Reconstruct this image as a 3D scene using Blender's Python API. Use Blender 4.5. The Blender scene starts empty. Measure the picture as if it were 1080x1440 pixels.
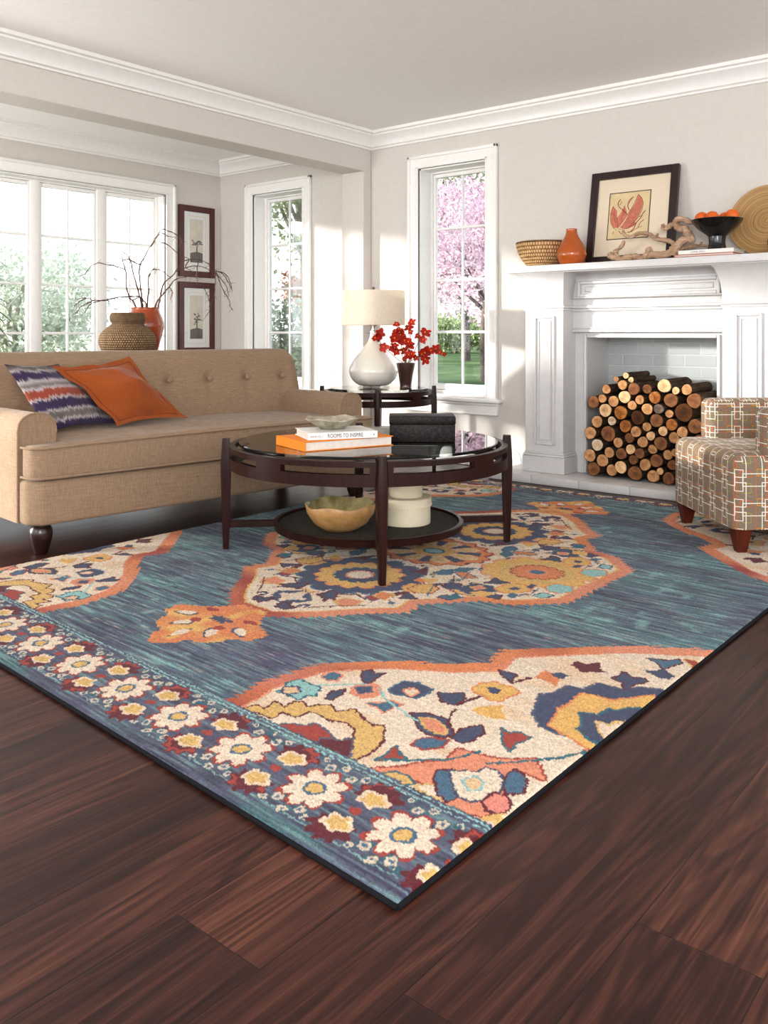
import bpy, bmesh, math, random
import numpy as np
from mathutils import Vector, Matrix, Euler, noise as mnoise
random.seed(7); RNG = np.random.default_rng(11)
PI = math.pi
scene = bpy.context.scene
COL = scene.collection

# ---------------------------------------------------------------- materials
def lin(c):
    r = []
    for v in c[:3]:
        v = v/255.0
        r.append(v/12.92 if v <= .04045 else ((v+.055)/1.055)**2.4)
    return tuple(r)+(1.0,)

class N:
    """tiny node-tree helper"""
    def __init__(s, name):
        s.m = bpy.data.materials.new(name); s.m.use_nodes = True
        s.t = s.m.node_tree; s.t.nodes.clear()
        s.out = s.t.nodes.new('ShaderNodeOutputMaterial')
    def n(s, typ, **kw):
        x = s.t.nodes.new(typ)
        for k, v in kw.items():
            if k in x.inputs.keys(): s.set(x.inputs[k], v)
            else: setattr(x, k, v)
        return x
    def set(s, inp, v):
        if isinstance(v, bpy.types.NodeSocket): s.t.links.new(v, inp)
        else: inp.default_value = v
    def math(s, op, a, b=None, c=None):
        x = s.t.nodes.new('ShaderNodeMath'); x.operation = op
        s.set(x.inputs[0], a)
        if b is not None: s.set(x.inputs[1], b)
        if c is not None: s.set(x.inputs[2], c)
        return x.outputs[0]
    def mix(s, f, a, b, mode='MIX'):
        x = s.t.nodes.new('ShaderNodeMix'); x.data_type = 'RGBA'; x.blend_type = mode
        s.set(x.inputs['Factor'], f); s.set(x.inputs[6], a); s.set(x.inputs[7], b)
        return x.outputs[2]
    def ramp(s, f, stops, interp='LINEAR'):
        x = s.t.nodes.new('ShaderNodeValToRGB'); e = x.color_ramp; e.interpolation = interp
        while len(e.elements) < len(stops): e.elements.new(.5)
        for el, (p, c) in zip(e.elements, stops): el.position = p; el.color = c
        s.set(x.inputs[0], f); return x.outputs[0]
    def noise(s, vec, scale=5, detail=3, rough=.5, dist=0):
        x = s.n('ShaderNodeTexNoise'); x.inputs['Scale'].default_value = scale
        x.inputs['Detail'].default_value = detail; x.inputs['Roughness'].default_value = rough
        x.inputs['Distortion'].default_value = dist
        if vec is not None: s.t.links.new(vec, x.inputs['Vector'])
        return x.outputs['Fac']
    def mapping(s, vec, scale=(1,1,1), loc=(0,0,0), rot=(0,0,0)):
        x = s.n('ShaderNodeMapping'); x.inputs['Scale'].default_value = scale
        x.inputs['Location'].default_value = loc; x.inputs['Rotation'].default_value = rot
        s.t.links.new(vec, x.inputs['Vector']); return x.outputs[0]
    def coord(s, k='Object'): return s.n('ShaderNodeTexCoord').outputs[k]
    def bump(s, h, strength=.3, dist=.01):
        x = s.n('ShaderNodeBump'); x.inputs['Strength'].default_value = strength
        x.inputs['Distance'].default_value = dist; s.set(x.inputs['Height'], h); return x.outputs[0]
    def bsdf(s, color, rough=.5, normal=None, metallic=0., spec=.5, coat=0., sheen=0., sss=0.):
        b = s.n('ShaderNodeBsdfPrincipled')
        s.set(b.inputs['Base Color'], color); s.set(b.inputs['Roughness'], rough)
        b.inputs['Metallic'].default_value = metallic
        b.inputs['Specular IOR Level'].default_value = spec
        b.inputs['Coat Weight'].default_value = coat
        b.inputs['Coat Roughness'].default_value = .08
        b.inputs['Sheen Weight'].default_value = sheen
        if normal is not None: s.t.links.new(normal, b.inputs['Normal'])
        s.t.links.new(b.outputs[0], s.out.inputs[0]); return b

def mat_plain(name, c, rough=.5, spec=.5, coat=0., var=.12, scale=18, bump=.05, metallic=0., sheen=0.):
    k = N(name); v = k.coord()
    nz = k.noise(v, scale, 4)
    c1 = lin(c); lo = tuple(x*(1-var) for x in c1[:3])+(1,); hi = tuple(min(1,x*(1+var)) for x in c1[:3])+(1,)
    col = k.ramp(nz, [(.3, lo), (.7, hi)])
    k.bsdf(col, rough, k.bump(nz, bump, .004) if bump else None, metallic, spec, coat, sheen)
    return k.m

def mat_fabric(name, c, scale=420, bump=.35, var=.18):
    k = N(name); v = k.coord()
    a = k.noise(k.mapping(v, (scale, scale*.12, scale*.12)), 1, 2)
    b = k.noise(k.mapping(v, (scale*.12, scale*.12, scale)), 1, 2)
    c_ = k.noise(k.mapping(v, (scale*.12, scale, scale*.12)), 1, 2)
    h = k.math('MULTIPLY', k.math('ADD', k.math('ADD', a, b), c_), .333)
    big = k.noise(v, 4, 2)
    c1 = lin(c); lo = tuple(x*(1-var*1.6) for x in c1[:3])+(1,); hi = tuple(min(1,x*(1+var*1.6)) for x in c1[:3])+(1,)
    col = k.ramp(h, [(.36, lo), (.64, hi)])
    col = k.mix(k.math('MULTIPLY', big, .25), col, tuple(x*.75 for x in c1[:3])+(1,))
    k.bsdf(col, .9, k.bump(h, bump, .0015), spec=.15, sheen=.15)
    return k.m

def mat_linen(name, c):
    k = N(name); v = k.coord()
    a = k.noise(k.mapping(v, (22, 22, 520)), 1, 3, .6); b = k.noise(k.mapping(v, (420, 420, 30)), 1, 3, .6)
    h = k.math('MULTIPLY', k.math('ADD', a, b), .5)
    c1 = lin(c); lo = tuple(x*.74 for x in c1[:3])+(1,); hi = tuple(x*1.26 for x in c1[:3])+(1,)
    col = k.ramp(h, [(.36, lo), (.64, hi)])
    k.bsdf(col, .92, k.bump(h, .3, .001), spec=.12, sheen=.12)
    return k.m

def mat_wood(name, c1, c2, rough=.3, axis='Z', scale=1., coat=.3, spec=.5):
    k = N(name); v = k.coord()
    s = {'X': (1.2, 14, 14), 'Y': (14, 1.2, 14), 'Z': (14, 14, 1.2)}[axis]
    nz = k.noise(k.mapping(v, tuple(x*scale for x in s)), 2.2, 6, .6, .6)
    col = k.ramp(nz, [(.3, lin(c1)), (.7, lin(c2))])
    k.bsdf(col, rough, k.bump(nz, .08, .002), coat=coat, spec=spec)
    return k.m

def mat_glass(name, tint=(1,1,1), ior=1.5, mult=1.0):
    k = N(name)
    fr = k.n('ShaderNodeFresnel'); fr.inputs['IOR'].default_value = ior
    fac = k.math('MULTIPLY', fr.outputs[0], mult)
    tr = k.n('ShaderNodeBsdfTransparent'); tr.inputs[0].default_value = tint+(1,)
    gl = k.n('ShaderNodeBsdfGlossy'); gl.inputs['Roughness'].default_value = .01
    mx = k.n('ShaderNodeMixShader')
    k.t.links.new(fac, mx.inputs[0]); k.t.links.new(tr.outputs[0], mx.inputs[1]); k.t.links.new(gl.outputs[0], mx.inputs[2])
    k.t.links.new(mx.outputs[0], k.out.inputs[0])
    return k.m

M = {}
M['wall'] = mat_plain('wall_paint', (210,204,198), .75, .2, 0, .02, 40, .03)
M['ceil'] = mat_plain('ceiling_paint', (246,244,241), .85, .1, 0, .02, 40, .02)
M['trim'] = mat_plain('white_trim_paint', (238,236,233), .38, .4, 0, .02, 30, .02)
M['firewhite'] = mat_plain('white_mantel_paint', (207,205,204), .42, .4, 0, .025, 22, .05)
M['sofa'] = mat_linen('tan_linen', (147,124,102))
M['espresso'] = mat_wood('espresso_wood', (27,10,8), (50,20,14), .36, 'Z', 1, .0, .22)
M['darkleg'] = mat_wood('dark_turned_wood', (28,14,11), (52,26,20), .3, 'Z', 1, .3)
M['cherry'] = mat_wood('reddish_brown_leg', (62,24,13), (98,40,22), .4, 'Z', 1, .0, .25)
M['glass'] = mat_glass('window_glass', (.98,.99,.985), 1.45, .5)
M['pglass'] = mat_glass('picture_glass', (1.,1.,1.), 1.4, .5)
M['tglass'] = mat_glass('table_glass', (.93,.97,.95), 1.55, 1.25)
M['frameblack'] = mat_wood('dark_picture_frame', (34,22,24), (54,36,36), .35, 'Z', 1, .2)
M['framebrown'] = mat_wood('mahogany_picture_frame', (66,32,30), (94,50,46), .4, 'Z', 1, .1)
M['matboard'] = mat_plain('cream_mat', (240,223,200), .9, .1, 0, .02, 60, .02)
M['matwhite'] = mat_plain('white_mat', (248,248,246), .9, .1, 0, .02, 60, .02)
M['print'] = mat_plain('aged_paper', (228,206,164), .9, .1, 0, .10, 14, .02)
M['orangeglaze'] = mat_plain('orange_glaze', (174,88,32), .22, .5, .4, .08, 9, .02)
M['orangeglaze2'] = mat_plain('burnt_orange_glaze', (148,66,30), .2, .5, .4, .08, 7, .02)
M['lampwhite'] = mat_plain('ivory_ceramic', (232,226,214), .15, .5, .6, .02, 8, .0)
M['blackgloss'] = mat_plain('black_ceramic', (16,15,17), .22, .5, .3, .2, 20, .02)
M['vasebrown'] = mat_plain('brown_vase_glaze', (62,38,30), .25, .5, .4, .2, 12, .05)
M['metal'] = mat_plain('brushed_nickel', (170,165,158), .3, .5, 0, .05, 40, 0, 1.0)
M['drift'] = mat_wood('driftwood', (142,110,86), (206,178,152), .85, 'X', 1.6, 0, .2)
M['twig'] = mat_plain('dry_twig', (98,74,64), .8, .2, 0, .3, 60, .1)
M['stem'] = mat_plain('flower_stem', (92,60,36), .6, .3, 0, .2, 40, .05)
M['petal'] = mat_plain('red_orange_petal', (164,34,16), .5, .3, 0, .38, 45, .05)
M['petalcore'] = mat_plain('yellow_petal_heart', (222,150,60), .5, .3, 0, .2, 45, .02)
M['fruit'] = mat_plain('orange_peel', (218,104,34), .42, .4, 0, .10, 90, .12)
M['whitebook'] = mat_plain('white_book_cover', (226,224,220), .45, .4, 0, .03, 20, .0)
M['orangebook'] = mat_plain('orange_book_cloth', (232,134,34), .6, .3, 0, .06, 90, .05)
M['coralbook'] = mat_plain('coral_book_cover', (186,104,84), .6, .3, 0, .06, 90, .05)
M['greybook'] = mat_plain('grey_book_cover', (92,92,92), .6, .3, 0, .06, 90, .05)
M['pages'] = mat_plain('book_pages', (214,206,196), .9, .1, 0, .05, 60, .05)
M['ink'] = mat_plain('dark_ink', (70,62,60), .8, .1, 0, .05, 20, 0)
M['inkgrey'] = mat_plain('grey_ink', (120,112,110), .8, .1, 0, .05, 20, 0)
M['boxcream'] = mat_plain('cream_board', (214,202,176), .7, .2, 0, .05, 20, .05)
M['button'] = M['sofa']
M['cord'] = mat_plain('pale_cord', (214,196,190), .6, .3, 0, .03, 20, 0)
M['black_rubber'] = mat_plain('black_binding', (20,20,24), .8, .2, 0, .2, 90, .1)

def m_shade():
    k = N('linen_lampshade'); v = k.coord()
    h = k.math('ADD', k.noise(k.mapping(v,(500,500,40)),1,2), k.noise(k.mapping(v,(60,60,600)),1,2))
    h = k.math('MULTIPLY', h, .5)
    col = k.ramp(h, [(.35, lin((236,226,212))), (.65, lin((250,244,234)))])
    b = k.bsdf(col, .9, k.bump(h,.2,.001), spec=.1)
    t = k.n('ShaderNodeBsdfTranslucent'); k.set(t.inputs[0], col)
    mx = k.n('ShaderNodeMixShader'); mx.inputs[0].default_value = .55
    k.t.links.new(b.outputs[0], mx.inputs[1]); k.t.links.new(t.outputs[0], mx.inputs[2])
    k.t.links.new(mx.outputs[0], k.out.inputs[0])
    return k.m
M['shade'] = m_shade()

def m_floor():
    k = N('walnut_planks'); v = k.coord()
    sx = k.n('ShaderNodeSeparateXYZ'); k.t.links.new(v, sx.inputs[0])
    W = .19
    fx = k.math('DIVIDE', sx.outputs[0], W); idx = k.math('FLOOR', fx); fr = k.math('FRACT', fx)
    wn = k.n('ShaderNodeTexWhiteNoise', noise_dimensions='1D'); k.t.links.new(idx, wn.inputs['W'])
    off = k.math('MULTIPLY', wn.outputs['Value'], 7.3)
    yy = k.math('DIVIDE', k.math('ADD', sx.outputs[1], off), 1.55)
    iy = k.math('FLOOR', yy); fy = k.math('FRACT', yy)
    cell = k.math('ADD', k.math('MULTIPLY', idx, 17.31), k.math('MULTIPLY', iy, 5.77))
    wn2 = k.n('ShaderNodeTexWhiteNoise', noise_dimensions='1D'); k.t.links.new(cell, wn2.inputs['W'])
    comb = k.n('ShaderNodeCombineXYZ')
    k.t.links.new(k.math('ADD', sx.outputs[0], k.math('MULTIPLY', wn2.outputs['Value'], 31.)), comb.inputs[0])
    k.t.links.new(k.math('ADD', sx.outputs[1], k.math('MULTIPLY', wn2.outputs['Value'], 57.)), comb.inputs[1])
    g1 = k.noise(k.mapping(comb.outputs[0], (30, .8, 1)), 1.6, 5, .62, .7)
    g2 = k.noise(k.mapping(comb.outputs[0], (160, 3.2, 1)), 1.5, 4, .6, .3)
    g3 = k.noise(k.mapping(comb.outputs[0], (6, .5, 1)), 1.1, 3, .5, 1.6)
    wv = k.math('SINE', k.math('MULTIPLY', g3, 46.))
    wv = k.math('MULTIPLY_ADD', wv, .5, .5)
    g = k.math('ADD', k.math('ADD', k.math('MULTIPLY', g1, .46), k.math('MULTIPLY', g2, .42)), k.math('MULTIPLY', wv, .12))
    g = k.math('ADD', g, k.math('MULTIPLY', k.math('SUBTRACT', wn2.outputs['Value'], .5), .16))
    col = k.ramp(g, [(.28, lin((27,14,12))), (.44, lin((50,26,21))), (.57, lin((72,41,32))), (.74, lin((106,66,51)))])
    e1 = k.math('MINIMUM', fr, k.math('SUBTRACT', 1., fr)); e2 = k.math('MINIMUM', fy, k.math('SUBTRACT', 1., fy))
    gap = k.math('MINIMUM', k.math('MULTIPLY', e1, W/.0016), k.math('MULTIPLY', e2, 1.55/.0016))
    gap = k.math('MINIMUM', gap, 1.)
    col = k.mix(gap, lin((16,10,9)), col)
    hgt = k.math('ADD', k.math('MULTIPLY', g, .25), gap)
    rough = k.math('MULTIPLY_ADD', g2, .22, .24)
    k.bsdf(col, rough, k.bump(hgt, .18, .0015), spec=.30)
    return k.m
M['floor'] = m_floor()

def m_brick():
    k = N('painted_grey_brick'); v = k.coord()
    sx = k.n('ShaderNodeSeparateXYZ'); k.t.links.new(v, sx.inputs[0])
    cb = k.n('ShaderNodeCombineXYZ'); k.t.links.new(sx.outputs[0], cb.inputs[0]); k.t.links.new(sx.outputs[2], cb.inputs[1])
    nz = k.noise(v, 30, 3)
    b = k.n('ShaderNodeTexBrick'); k.t.links.new(cb.outputs[0], b.inputs['Vector'])
    b.inputs['Scale'].default_value = 1.; b.inputs['Brick Width'].default_value = .2; b.inputs['Row Height'].default_value = .072
    b.inputs['Mortar Size'].default_value = .006; b.inputs['Mortar Smooth'].default_value = .6
    b.inputs['Color1'].default_value = lin((176,180,180)); b.inputs['Color2'].default_value = lin((186,190,189)); b.inputs['Mortar'].default_value = lin((196,199,198))
    h = k.math('SUBTRACT', k.math('MULTIPLY', nz, .4), b.outputs['Fac'])
    k.bsdf(b.outputs['Color'], .6, k.bump(h, .5, .006), spec=.3)
    return k.m
M['brick'] = m_brick()

def m_wicker(name, c1, c2, s1=90, s2=60):
    k = N(name); v = k.coord('UV')
    sx = k.n('ShaderNodeSeparateXYZ'); k.t.links.new(v, sx.inputs[0])
    row = k.math('MULTIPLY', sx.outputs[1], s2); ir = k.math('FLOOR', row)
    u = k.math('ADD', k.math('MULTIPLY', sx.outputs[0], s1), k.math('MULTIPLY', ir, .5))
    a = k.math('ABSOLUTE', k.math('SINE', k.math('MULTIPLY', u, PI)))
    b = k.math('ABSOLUTE', k.math('SINE', k.math('MULTIPLY', row, PI)))
    h = k.math('MULTIPLY', k.math('POWER', a, .6), k.math('POWER', b, .6))
    nz = k.noise(k.coord(), 40, 3)
    hh = k.math('MULTIPLY_ADD', nz, .5, k.math('MULTIPLY', h, .75))
    col = k.ramp(hh, [(.2, lin(tuple(x*.48 for x in c1))), (.55, lin(c1)), (.95, lin(c2))])
    k.bsdf(col, .75, k.bump(h, .9, .008), spec=.25)
    return k.m
M['seagrass'] = m_wicker('woven_seagrass', (182,138,92), (228,192,144), 60, 22)
M['wicker'] = m_wicker('grey_brown_wicker', (108,84,60), (166,138,106), 70, 34)
M['cane'] = m_wicker('dark_woven_panel', (46,42,38), (78,70,62), 70, 70)

def m_croc():
    k = N('dark_embossed_leather'); v = k.coord()
    vo = k.n('ShaderNodeTexVoronoi'); vo.inputs['Scale'].default_value = 70
    k.t.links.new(k.mapping(v,(1,1,1.6)), vo.inputs['Vector'])
    d = vo.outputs['Distance']
    col = k.ramp(d, [(.1, lin((48,38,34))), (.6, lin((13,10,9)))])
    k.bsdf(col, .5, k.bump(d, -.8, .004), spec=.22)
    return k.m
M['croc'] = m_croc()

def m_stone(name, c1, c2, scale=26, rough=.6, coat=0.):
    k = N(name); v = k.coord(); nz = k.noise(v, scale, 6, .65, .4)
    col = k.ramp(nz, [(.3, lin(c1)), (.7, lin(c2))])
    k.bsdf(col, rough, k.bump(nz, .3, .004), coat=coat, spec=.4); return k.m
M['stonebowl'] = m_stone('mottled_stone', (122,114,98), (190,182,162))
M['bowlout'] = m_stone('tan_glazed_stoneware', (150,112,66), (186,146,96), 20, .4, .2)
M['bowlin'] = m_stone('olive_mirror_glaze', (110,98,62), (190,174,124), 16, .18, .5)

def m_plate():
    k = N('turned_bamboo_rings'); v = k.coord()
    sx = k.n('ShaderNodeSeparateXYZ'); k.t.links.new(v, sx.inputs[0])
    r = k.math('SQRT', k.math('ADD', k.math('POWER', sx.outputs[0], 2.), k.math('POWER', sx.outputs[1], 2.)))
    nz = k.noise(k.coord(), 5, 3)
    cb = k.n('ShaderNodeCombineXYZ'); k.t.links.new(k.math('ADD', r, k.math('MULTIPLY', nz, .012)), cb.inputs[0])
    g = k.noise(k.mapping(cb.outputs[0], (130,1,1)), 1, 3, .7)
    col = k.ramp(g, [(.35, lin((126,92,54))), (.65, lin((196,160,110)))])
    k.bsdf(col, .5, k.bump(g, .15, .002), spec=.35); return k.m
M['bamboo'] = m_plate()

def m_ikat():
    k = N('ikat_stripe_cotton'); uv = k.coord('UV')
    sx = k.n('ShaderNodeSeparateXYZ'); k.t.links.new(uv, sx.inputs[0])
    fine = k.noise(k.mapping(uv, (70, 3, 1)), 1, 3, .6); slow = k.noise(k.mapping(uv, (6, 1.5, 1)), 1, 2)
    t = k.math('ADD', sx.outputs[1], k.math('MULTIPLY', k.math('SUBTRACT', fine, .5), .20))
    t = k.math('ADD', t, k.math('MULTIPLY', k.math('SUBTRACT', slow, .5), .08))
    W_=lin((178,170,170)); P=lin((66,54,82)); G=lin((112,104,100)); R=lin((146,74,58)); D=lin((60,52,56))
    st = [(0,P),(.08,P),(.11,W_),(.15,G),(.22,G),(.25,W_),(.29,P),(.40,P),(.43,W_),(.47,R),(.57,R),(.60,W_),(.65,G),(.72,W_),(.76,P),(.86,P),(.89,W_),(.93,G),(1.,D)]
    col = k.ramp(t, st)
    k.bsdf(col, .9, k.bump(fine, .2, .001), spec=.1, sheen=.1); return k.m
M['ikat'] = m_ikat()
M['seamorange'] = mat_fabric('dark_orange_seam', (132,66,31), 700, .3, .10)
M['pilloworange'] = mat_fabric('orange_cotton', (152,80,38), 700, .3, .10)

def m_plaid():
    k = N('lattice_upholstery'); uv = k.coord('UV')
    sx = k.n('ShaderNodeSeparateXYZ'); k.t.links.new(uv, sx.inputs[0])
    def rect(P, ou, ov, hw, hh, w):
        a = k.math('ABSOLUTE', k.math('SUBTRACT', k.math('FRACT', k.math('ADD', k.math('DIVIDE', sx.outputs[0], P), ou)), .5))
        b = k.math('ABSOLUTE', k.math('SUBTRACT', k.math('FRACT', k.math('ADD', k.math('DIVIDE', sx.outputs[1], P), ov)), .5))
        da = k.math('SUBTRACT', a, hw); db = k.math('SUBTRACT', b, hh)
        d = k.math('ABSOLUTE', k.math('MAXIMUM', da, db))
        return k.math('LESS_THAN', d, w)
    P = .122
    weave = k.noise(k.mapping(uv, (900, 120, 1)), 1, 2)
    base = k.ramp(weave, [(.35, lin((112,98,83))), (.65, lin((142,126,109)))])
    col = base
    for args, c in (((P,.25,.25,.19,.40,.012),(198,98,48)), ((P,.75,.28,.14,.16,.011),(160,146,58)), ((P,.25,.75,.14,.12,.011),(168,150,60)), ((P,.72,.80,.20,.10,.011),(196,96,48)),
                    ((P,.0,.0,.39,.21,.0135),(228,222,208)), ((P,.5,.5,.22,.41,.0135),(228,222,208)), ((P,.5,.02,.12,.36,.012),(224,216,202))):
        col = k.mix(rect(*args), col, lin(c))
    k.bsdf(col, .9, k.bump(weave, .25, .001), spec=.12, sheen=.1); return k.m
M['plaid'] = m_plaid()

def m_rug():
    k = N('wool_rug_pile')
    at = k.n('ShaderNodeAttribute', attribute_name='Col')
    v = k.coord(); nz = k.noise(v, 620, 2, .7); nz2 = k.noise(k.mapping(v, (60, 420, 1)), 1, 2)
    f = k.math('MULTIPLY_ADD', nz, .75, k.math('MULTIPLY', nz2, .45))
    f = k.math('MULTIPLY_ADD', k.math('SUBTRACT', f, .6), 1.7, 1.02)
    hs = k.n('ShaderNodeMix', data_type='RGBA', blend_type='MULTIPLY'); hs.inputs['Factor'].default_value = 1.
    k.t.links.new(at.outputs['Color'], hs.inputs[6])
    cb = k.n('ShaderNodeCombineColor')
    for i in range(3): k.t.links.new(f, cb.inputs[i])
    k.t.links.new(cb.outputs[0], hs.inputs[7])
    k.bsdf(hs.outputs[2], .95, k.bump(nz, .6, .003), spec=.08, sheen=.12); return k.m
M['rug'] = m_rug()

LOGC = {'p':((248,216,172),(224,180,134)),'t':((234,190,142),(190,138,94)),'b':((168,118,80),(124,82,54)),'o':((214,150,84),(146,90,46)),'g':((150,132,118),(100,84,74)),'w':((236,224,206),(206,176,140)),'d':((104,66,38),(70,42,26))}
def m_logend(key):
    c1, c2 = LOGC[key]
    k = N('sawn_log_end_'+{'p':'pale','t':'tan','b':'brown','o':'mottled','g':'grey','w':'whitish','d':'dark'}[key]); v = k.coord()
    inf = k.n('ShaderNodeObjectInfo').outputs['Random']
    sx = k.n('ShaderNodeSeparateXYZ'); k.t.links.new(v, sx.inputs[0])
    r = k.math('SQRT', k.math('ADD', k.math('POWER', sx.outputs[0], 2.), k.math('POWER', sx.outputs[2], 2.)))
    ad = k.n('ShaderNodeVectorMath'); ad.operation = 'ADD'; k.t.links.new(v, ad.inputs[0]); k.t.links.new(k.math('MULTIPLY', inf, 9.), ad.inputs[1])
    nz = k.noise(ad.outputs[0], 34, 4, .6, .5)
    rings = k.math('SINE', k.math('ADD', k.math('MULTIPLY', r, 900.), k.math('MULTIPLY', nz, 9.)))
    heart = k.math('MULTIPLY_ADD', r, -22., 1.0)
    t = k.math('ADD', k.math('MULTIPLY_ADD', rings, .10, k.math('MULTIPLY', nz, .9)), k.math('MULTIPLY', heart, .28))
    col = k.ramp(t, [(.3, lin(c1)), (.62, lin(c2)), (.95, lin(tuple(x*.6 for x in c2)))])
    k.bsdf(col, .85, k.bump(nz, .25, .003), spec=.15); return k.m
def m_bark():
    k = N('dark_bark'); v = k.coord(); nz = k.noise(k.mapping(v, (60,9,60)), 1.4, 5, .65)
    col = k.ramp(nz, [(.3, lin((44,34,28))), (.58, lin((92,74,60))), (.85, lin((140,118,98)))])
    k.bsdf(col, .95, k.bump(nz, .9, .008), spec=.1); return k.m
M['bark'] = m_bark()
for key in LOGC: M['log_'+key] = m_logend(key)

def mat_leaf(name, c1, c2, transl=.35):
    k = N(name); v = k.coord(); nz = k.noise(v, 3.1, 3)
    wn = k.noise(v, 25, 1)
    col = k.ramp(k.math('MULTIPLY_ADD', wn, .6, k.math('MULTIPLY', nz, .4)), [(.35, lin(c1)), (.65, lin(c2))])
    d = k.n('ShaderNodeBsdfDiffuse'); k.set(d.inputs[0], col); t = k.n('ShaderNodeBsdfTranslucent'); k.set(t.inputs[0], col)
    mx = k.n('ShaderNodeMixShader'); mx.inputs[0].default_value = transl
    k.t.links.new(d.outputs[0], mx.inputs[1]); k.t.links.new(t.outputs[0], mx.inputs[2]); k.t.links.new(mx.outputs[0], k.out.inputs[0])
    return k.m
M['leafgreen'] = mat_leaf('green_leaves', (98,116,72), (176,188,140), .5)
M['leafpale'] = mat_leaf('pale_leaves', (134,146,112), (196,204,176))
M['leafglare'] = mat_leaf('glare_pale_leaves', (166,172,152), (226,229,216), .5)  # overexposed daylight put into the leaf colour
M['leafdark'] = mat_leaf('dark_shrub_leaves', (80,94,76), (150,164,140), .5)
M['leafred'] = mat_leaf('reddish_leaves', (140,92,74), (190,150,128))
M['blossom'] = mat_leaf('pink_blossom', (182,146,160), (234,212,221))
M['palmleaf'] = mat_leaf('palm_leaf', (40,66,40), (76,104,62), .2)
M['glarebark'] = mat_plain('glare_pale_bark', (170,165,156), .9, .1, 0, .1, 18, .2)  # bark paled in its colour to look overexposed outside
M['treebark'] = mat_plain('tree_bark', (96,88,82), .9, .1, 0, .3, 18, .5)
def m_lawn():
    k = N('lawn_grass'); v = k.coord(); a = k.noise(v, .35, 4, .6); b = k.noise(v, 30, 3)
    col = k.ramp(k.math('MULTIPLY_ADD', a, .8, k.math('MULTIPLY', b, .25)), [(.36, lin((58,78,46))), (.56, lin((88,106,66))), (.7, lin((128,138,100)))])
    k.bsdf(col, .95, k.bump(b, .6, .03), spec=.1); return k.m
M['lawn'] = m_lawn()

# ---------------------------------------------------------------- mesh helpers
def join(bm, tmp, mtx=None):
    if mtx is not None: tmp.transform(mtx)
    me = bpy.data.meshes.new('t'); tmp.to_mesh(me); tmp.free(); bm.from_mesh(me); bpy.data.meshes.remove(me)
def box(bm, x0, x1, y0, y1, z0, z1, bev=0., seg=2, mtx=None):
    t = bmesh.new(); bmesh.ops.create_cube(t, size=1)
    for v in t.verts: v.co = Vector(((x0+x1)/2+v.co.x*(x1-x0), (y0+y1)/2+v.co.y*(y1-y0), (z0+z1)/2+v.co.z*(z1-z0)))
    if bev: bmesh.ops.bevel(t, geom=list(t.edges)+list(t.verts), offset=bev, segments=seg, profile=.5, affect='EDGES', clamp_overlap=True)
    join(bm, t, mtx)
def prism(bm, poly, z0, z1, bev=0., seg=2, mtx=None):
    t = bmesh.new(); vs = [t.verts.new((x, y, z0)) for x, y in poly]; f = t.faces.new(vs)
    r = bmesh.ops.extrude_face_region(t, geom=[f]); 
    for g in r['geom']:
        if isinstance(g, bmesh.types.BMVert): g.co.z = z1
    bmesh.ops.recalc_face_normals(t, faces=t.faces)
    if bev: bmesh.ops.bevel(t, geom=list(t.edges), offset=bev, segments=seg, profile=.5, affect='EDGES', clamp_overlap=True)
    join(bm, t, mtx)
def lathe(bm, prof, n=40, c=(0,0,0), a0=0., a1=2*PI, uv=False, warp=None):
    full = abs(a1-a0-2*PI) < 1e-6
    cols = n if full else n+1
    uvl = bm.loops.layers.uv.verify() if uv else None
    rings = []
    L = [0]
    for (r0,z0),(r1,z1) in zip(prof, prof[1:]): L.append(L[-1]+math.hypot(r1-r0, z1-z0))
    for r, z in prof:
        if r < 1e-6: rings.append([bm.verts.new((c[0], c[1], c[2]+z))])
        else:
            ring = []
            for i in range(cols):
                a = a0+(a1-a0)*i/n; rr = r; zz = z
                if warp: rr, zz = warp(r, z, a)
                ring.append(bm.verts.new((c[0]+rr*math.cos(a), c[1]+rr*math.sin(a), c[2]+zz)))
            rings.append(ring)
    for k, (A, B) in enumerate(zip(rings, rings[1:])):
        m = n
        for i in range(m):
            j = (i+1) % cols
            if len(A) == 1 and len(B) == 1: continue
            if len(A) == 1: vs = [A[0], B[j], B[i]]; us = [(i+.5, k), (i+1, k+1), (i, k+1)]
            elif len(B) == 1: vs = [A[i], A[j], B[0]]; us = [(i, k), (i+1, k), (i+.5, k+1)]
            else: vs = [A[i], A[j], B[j], B[i]]; us = [(i,k),(i+1,k),(i+1,k+1),(i,k+1)]
            try: f = bm.faces.new(vs)
            except ValueError: continue
            if uv:
                for lp, (u_, v_) in zip(f.loops, us): lp[uvl].uv = (u_/n, L[v_]/L[-1])
def tube(bm, pts, rad, n=8, cap=True):
    pts = [Vector(p) for p in pts]
    if not isinstance(rad, (list, tuple)): rad = [rad]*len(pts)
    up = None; prev = None
    for i, p in enumerate(pts):
        d = (pts[min(i+1, len(pts)-1)]-pts[max(i-1, 0)]).normalized()
        if up is None:
            up = d.orthogonal().normalized()
        else:
            up = (up-d*up.dot(d)); up = up.normalized() if up.length > 1e-5 else d.orthogonal().normalized()
        s = d.cross(up)
        ring = [bm.verts.new(p+(up*math.cos(2*PI*k/n)+s*math.sin(2*PI*k/n))*rad[i]) for k in range(n)]
        if prev:
            for k in range(n): bm.faces.new((prev[k], prev[(k+1)%n], ring[(k+1)%n], ring[k]))
        elif cap: bm.faces.new(ring[::-1])
        prev = ring
    if cap: bm.faces.new(prev)
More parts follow.
